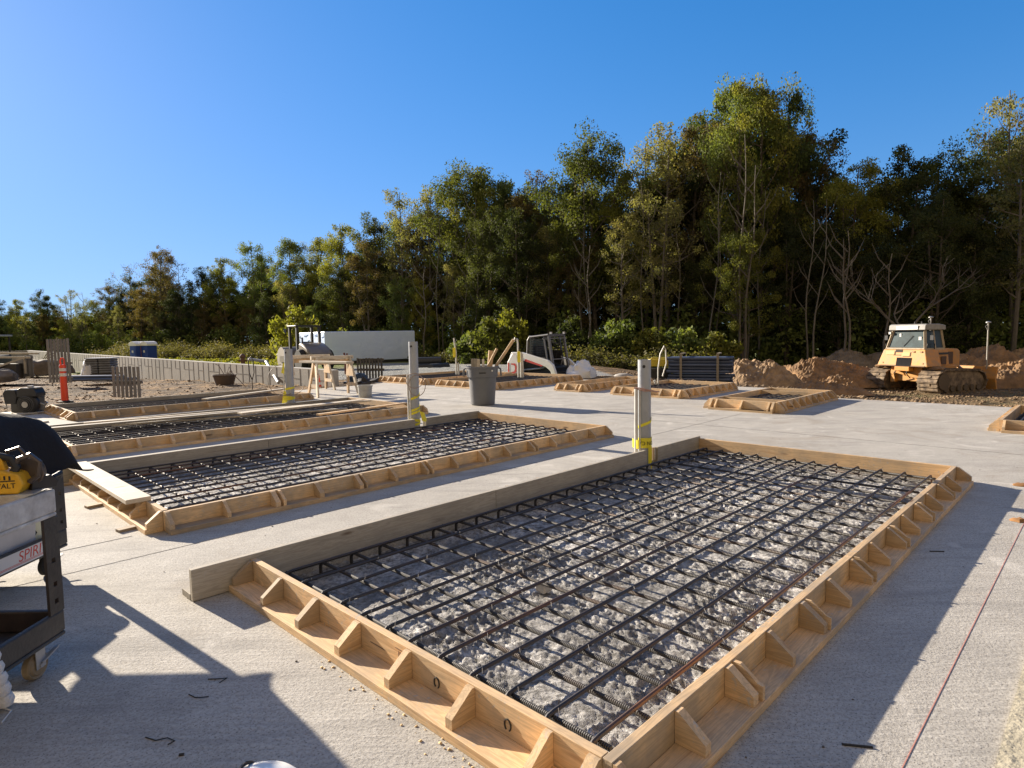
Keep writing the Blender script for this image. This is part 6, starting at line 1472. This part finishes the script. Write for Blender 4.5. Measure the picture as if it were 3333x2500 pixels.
# deep dark wood behind
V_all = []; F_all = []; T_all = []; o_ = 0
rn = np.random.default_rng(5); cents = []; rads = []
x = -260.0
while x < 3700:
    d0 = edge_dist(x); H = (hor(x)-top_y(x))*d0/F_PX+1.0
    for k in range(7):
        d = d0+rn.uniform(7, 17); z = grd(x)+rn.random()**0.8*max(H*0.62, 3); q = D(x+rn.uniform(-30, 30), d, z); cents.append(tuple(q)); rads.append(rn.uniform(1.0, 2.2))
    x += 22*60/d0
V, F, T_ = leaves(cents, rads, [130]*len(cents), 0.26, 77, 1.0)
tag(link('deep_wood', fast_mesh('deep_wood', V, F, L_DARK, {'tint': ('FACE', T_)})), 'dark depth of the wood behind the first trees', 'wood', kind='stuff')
# undergrowth at the foot of the wood
cents = []; rads = []
x = -200.0
while x < 3600:
    d0 = edge_dist(x)
    for k in range(6):
        d = d0+rn.uniform(-3.0, 5); z = grd(x)+rn.random()**1.6*3.8; q = D(x+rn.uniform(-20, 20), d, z); cents.append(tuple(q)); rads.append(rn.uniform(0.6, 1.2))
    x += 16*60/d0
V, F, T_ = leaves(cents, rads, [70]*len(cents), 0.15, 78, 0.9)
tag(link('undergrowth', fast_mesh('undergrowth', V, F, L_OLIVE, {'tint': ('FACE', T_)})), 'tangled undergrowth at the foot of the wood', 'undergrowth', kind='stuff')

def put_bush(kind, x, dist, h, wd, label, rz=0.0):
    s, f = BUSH[kind]; q = D(x, dist, ground_z((x-IW/2)/F_PX*dist, dist)-0.05); root = thing('bush', label, 'bush', q, rz, 'bushes along the wood'); root.scale = (wd/2.4, wd/2.4, h/2.2); link('stems', s, root); link('foliage', f, root); return root
put_bush('green', 1590, 46, 3.6, 3.6, 'bright green rounded bush behind the scrap boards of the trash can', 0.3)
put_bush('yel', 1655, 48, 4.6, 3.0, 'taller yellow-green bush just left of the skid steer cab', 1.2)
put_bush('olive', 1530, 47, 2.6, 3.0, 'low olive bush left of the trash can boards', 2.0)
put_bush('dark', 1860, 44, 3.8, 3.4, 'dark spiky bush right above the skid steer cab', 0.7)
put_bush('olive', 2010, 42, 3.6, 3.6, 'olive bush above the pale boulder', 2.2)
put_bush('green', 2120, 41, 3.0, 3.4, 'grey-green bush between the nearest post and the pipe stack', 4.0)
put_bush('olive', 2230, 40, 3.4, 3.4, 'olive bush behind the left end of the pipe stack', 5.0)
put_bush('green', 2330, 39, 2.8, 3.2, 'grey-green bush behind the right end of the pipe stack', 0.0)
put_bush('yel', 975, 58, 5.6, 4.0, 'bright yellow-green bush behind the roller canopy', 1.0)
put_bush('yel', 1110, 56, 3.4, 2.6, 'yellow-green bush peeping over the left end of the white container', 3.0)
# bare dead tree behind the bulldozer
tk = MB(); rg = random.Random(17)
def branch(p, d, L, r, lv):
    pts = [p]; q = p
    for i in range(4):
        d = (d+Vector((rg.gauss(0, 0.13), rg.gauss(0, 0.13), rg.gauss(0.02, 0.08)))).normalized(); q = q+d*L/4; pts.append(q)
    tk.tube(pts, [r*(1-0.15*i) for i in range(5)], 6 if lv < 2 else 4, caps=False)
    if lv < 4:
        for k in range(3 if lv else 3):
            d2 = (d+Vector((rg.gauss(0, 0.75), rg.gauss(0, 0.3), rg.uniform(-0.05, 0.5)))).normalized(); branch(pts[-1-(k % 2)], d2, L*rg.uniform(0.6, 0.85), r*0.52, lv+1)
branch(Vector((0, 0, 0)), Vector((-0.12, 0, 1)), 2.6, 0.17, 0)
root = thing('dead_tree', 'bare grey spreading tree behind the bulldozer cab', 'tree', D(2990, 36.5, -1.2)); o = tk.build('trunk', BARKP, root, smooth=True)
# pale leaning trunks
for x, d, h, lab, ln in ((300, 108, 11.0, 'white birch-like trunk at the far left behind the tall slatted panel', -0.08), (2745, 38, 8.5, 'pale thin trunk in the dark left of the bulldozer', 0.02), (2775, 39, 8.0, 'second pale trunk leaning by the first left of the bulldozer', -0.10), (2880, 38, 7.0, 'thin pale trunk right behind the bulldozer\'s left track', 0.04),
                         (2400, 43, 15, 'long pale trunk rising through the tallest olive tree', 0.03), (2420, 43, 13, 'slighter pale trunk right of the long one', 0.06), (1920, 46, 9, 'pale vine wrapped trunk right of the skid steer', 0.0), (1385, 58, 9, 'thin pale trunk right of the white container', 0.02)):
    mb = MB(); n = 8; mb.tube([(ln*h*i/n+0.12*math.sin(i*1.3+x), 0, h*i/n) for i in range(n+1)], [0.085*(1-0.09*i) for i in range(n+1)], 6)
    for k in range(5): z = h*(0.45+0.1*k); s_ = 1 if k % 2 else -1; mb.tube([(ln*z, 0, z), (ln*z+s_*0.7, 0.1, z+0.8), (ln*z+s_*1.1, 0.1, z+1.7)], [0.045, 0.03, 0.01], 4, caps=False)
    o = thing('slender_tree', lab, 'tree', D(x, d if x < 400 else edge_dist(x)-4.5, grd(x))); mb.build('trunk', BARKP, o, smooth=True)

rg = random.Random(91)
xs_ = sorted(rg.uniform(1180, 2700) for _ in range(16))
for i, x in enumerate(xs_):
    ed = edge_dist(x)-rg.uniform(1.5, 4); h = (hor(x)-top_y(x))*ed/F_PX*rg.uniform(0.5, 0.85)+2; ln = rg.uniform(-0.08, 0.08); mb = MB(); n = 9
    mb.tube([(ln*h*j/n+0.15*math.sin(j*0.9+i), 0, h*j/n) for j in range(n+1)], [0.07*(1-0.085*j) for j in range(n+1)], 5)
    for k in range(7):
        z = h*(0.35+0.09*k); s_ = 1 if (k+i) % 2 else -1; bx = ln*z+0.15*math.sin(z/h*n*0.9+i); L_ = rg.uniform(0.5, 1.3); mb.tube([(bx, 0, z), (bx+s_*L_*0.5, 0.1, z+L_*0.7), (bx+s_*L_*0.8, 0.1, z+L_*1.5)], [0.03, 0.02, 0.006], 4, caps=False)
    o = thing('slender_tree', 'slender grey bare-stemmed tree along the front edge of the wood, '+(['leftmost']+[w_+' from left' for w_ in ORD[1:]])[i], 'tree', D(x, ed, grd(x)), 0, 'slender grey stems along the wood'); mb.build('trunk', BARKG, o, smooth=True)
# weeds
def weeds(n, reg, hmin, hmax, m, label, seed, name='weeds'):
    rg = np.random.default_rng(seed); V = []; T_ = []; pts = []
    r2 = random.Random(seed)
    for _ in range(n):
        x, y = reg(r2); pts.append((x, y, ground_z(x, y), r2.uniform(hmin, hmax)*(0.5+noise.noise(Vector((x*0.25, y*0.25, seed)))+0.5*noise.noise(Vector((x*0.9, y*0.9, seed))))))
    C = []; Rr = []
    for x, y, z, h in pts:
        h = max(h, 0.12); C.append((x, y, z+h*0.5)); Rr.append(h*0.62)
    V, F, T_ = leaves(C, Rr, [26]*len(C), 0.085, seed, 1.0)
    tag(link(name, fast_mesh(name, V, F, m, {'tint': ('FACE', T_)})), label, name, kind='stuff')
def reg_w1(r):      # beyond the wall on the left
    while True:
        x, y = r.uniform(-60, -6), r.uniform(34, 92)
        px = x/y*F_PX+IW/2
        off = (Vector((x, y, 0))-WS).dot(Vector((WD.y, -WD.x, 0)))
        if off > 8 and px > 100 and edge_dist(px)-16 < y < edge_dist(px)-1 and px < 960: return x, y
def reg_w2(r):      # along the wood, centre
    while True:
        px = r.uniform(1345, 2380); y = r.uniform(30, 56); x = (px-IW/2)/F_PX*y
        if edge_dist(px)-14 < y < edge_dist(px)-2: return x, y
def reg_w3(r):
    while True:
        px = r.uniform(200, 960); y = r.uniform(30, 80); x = (px-IW/2)/F_PX*y
        off = (Vector((x, y, 0))-WS).dot(Vector((WD.y, -WD.x, 0)))
        if off > 2.0 and y < edge_dist(px)-14: return x, y
weeds(5200, reg_w1, 0.8, 2.3, L_WEED, 'olive scrub between the concrete wall and the wood', 1, 'scrub')
weeds(4200, reg_w2, 0.5, 1.9, L_WEED, 'pale weeds along the foot of the wood behind the skid steer', 2)
weeds(2600, reg_w3, 0.15, 0.4, L_YEL, 'short green grass beyond the concrete wall', 3, 'grass')
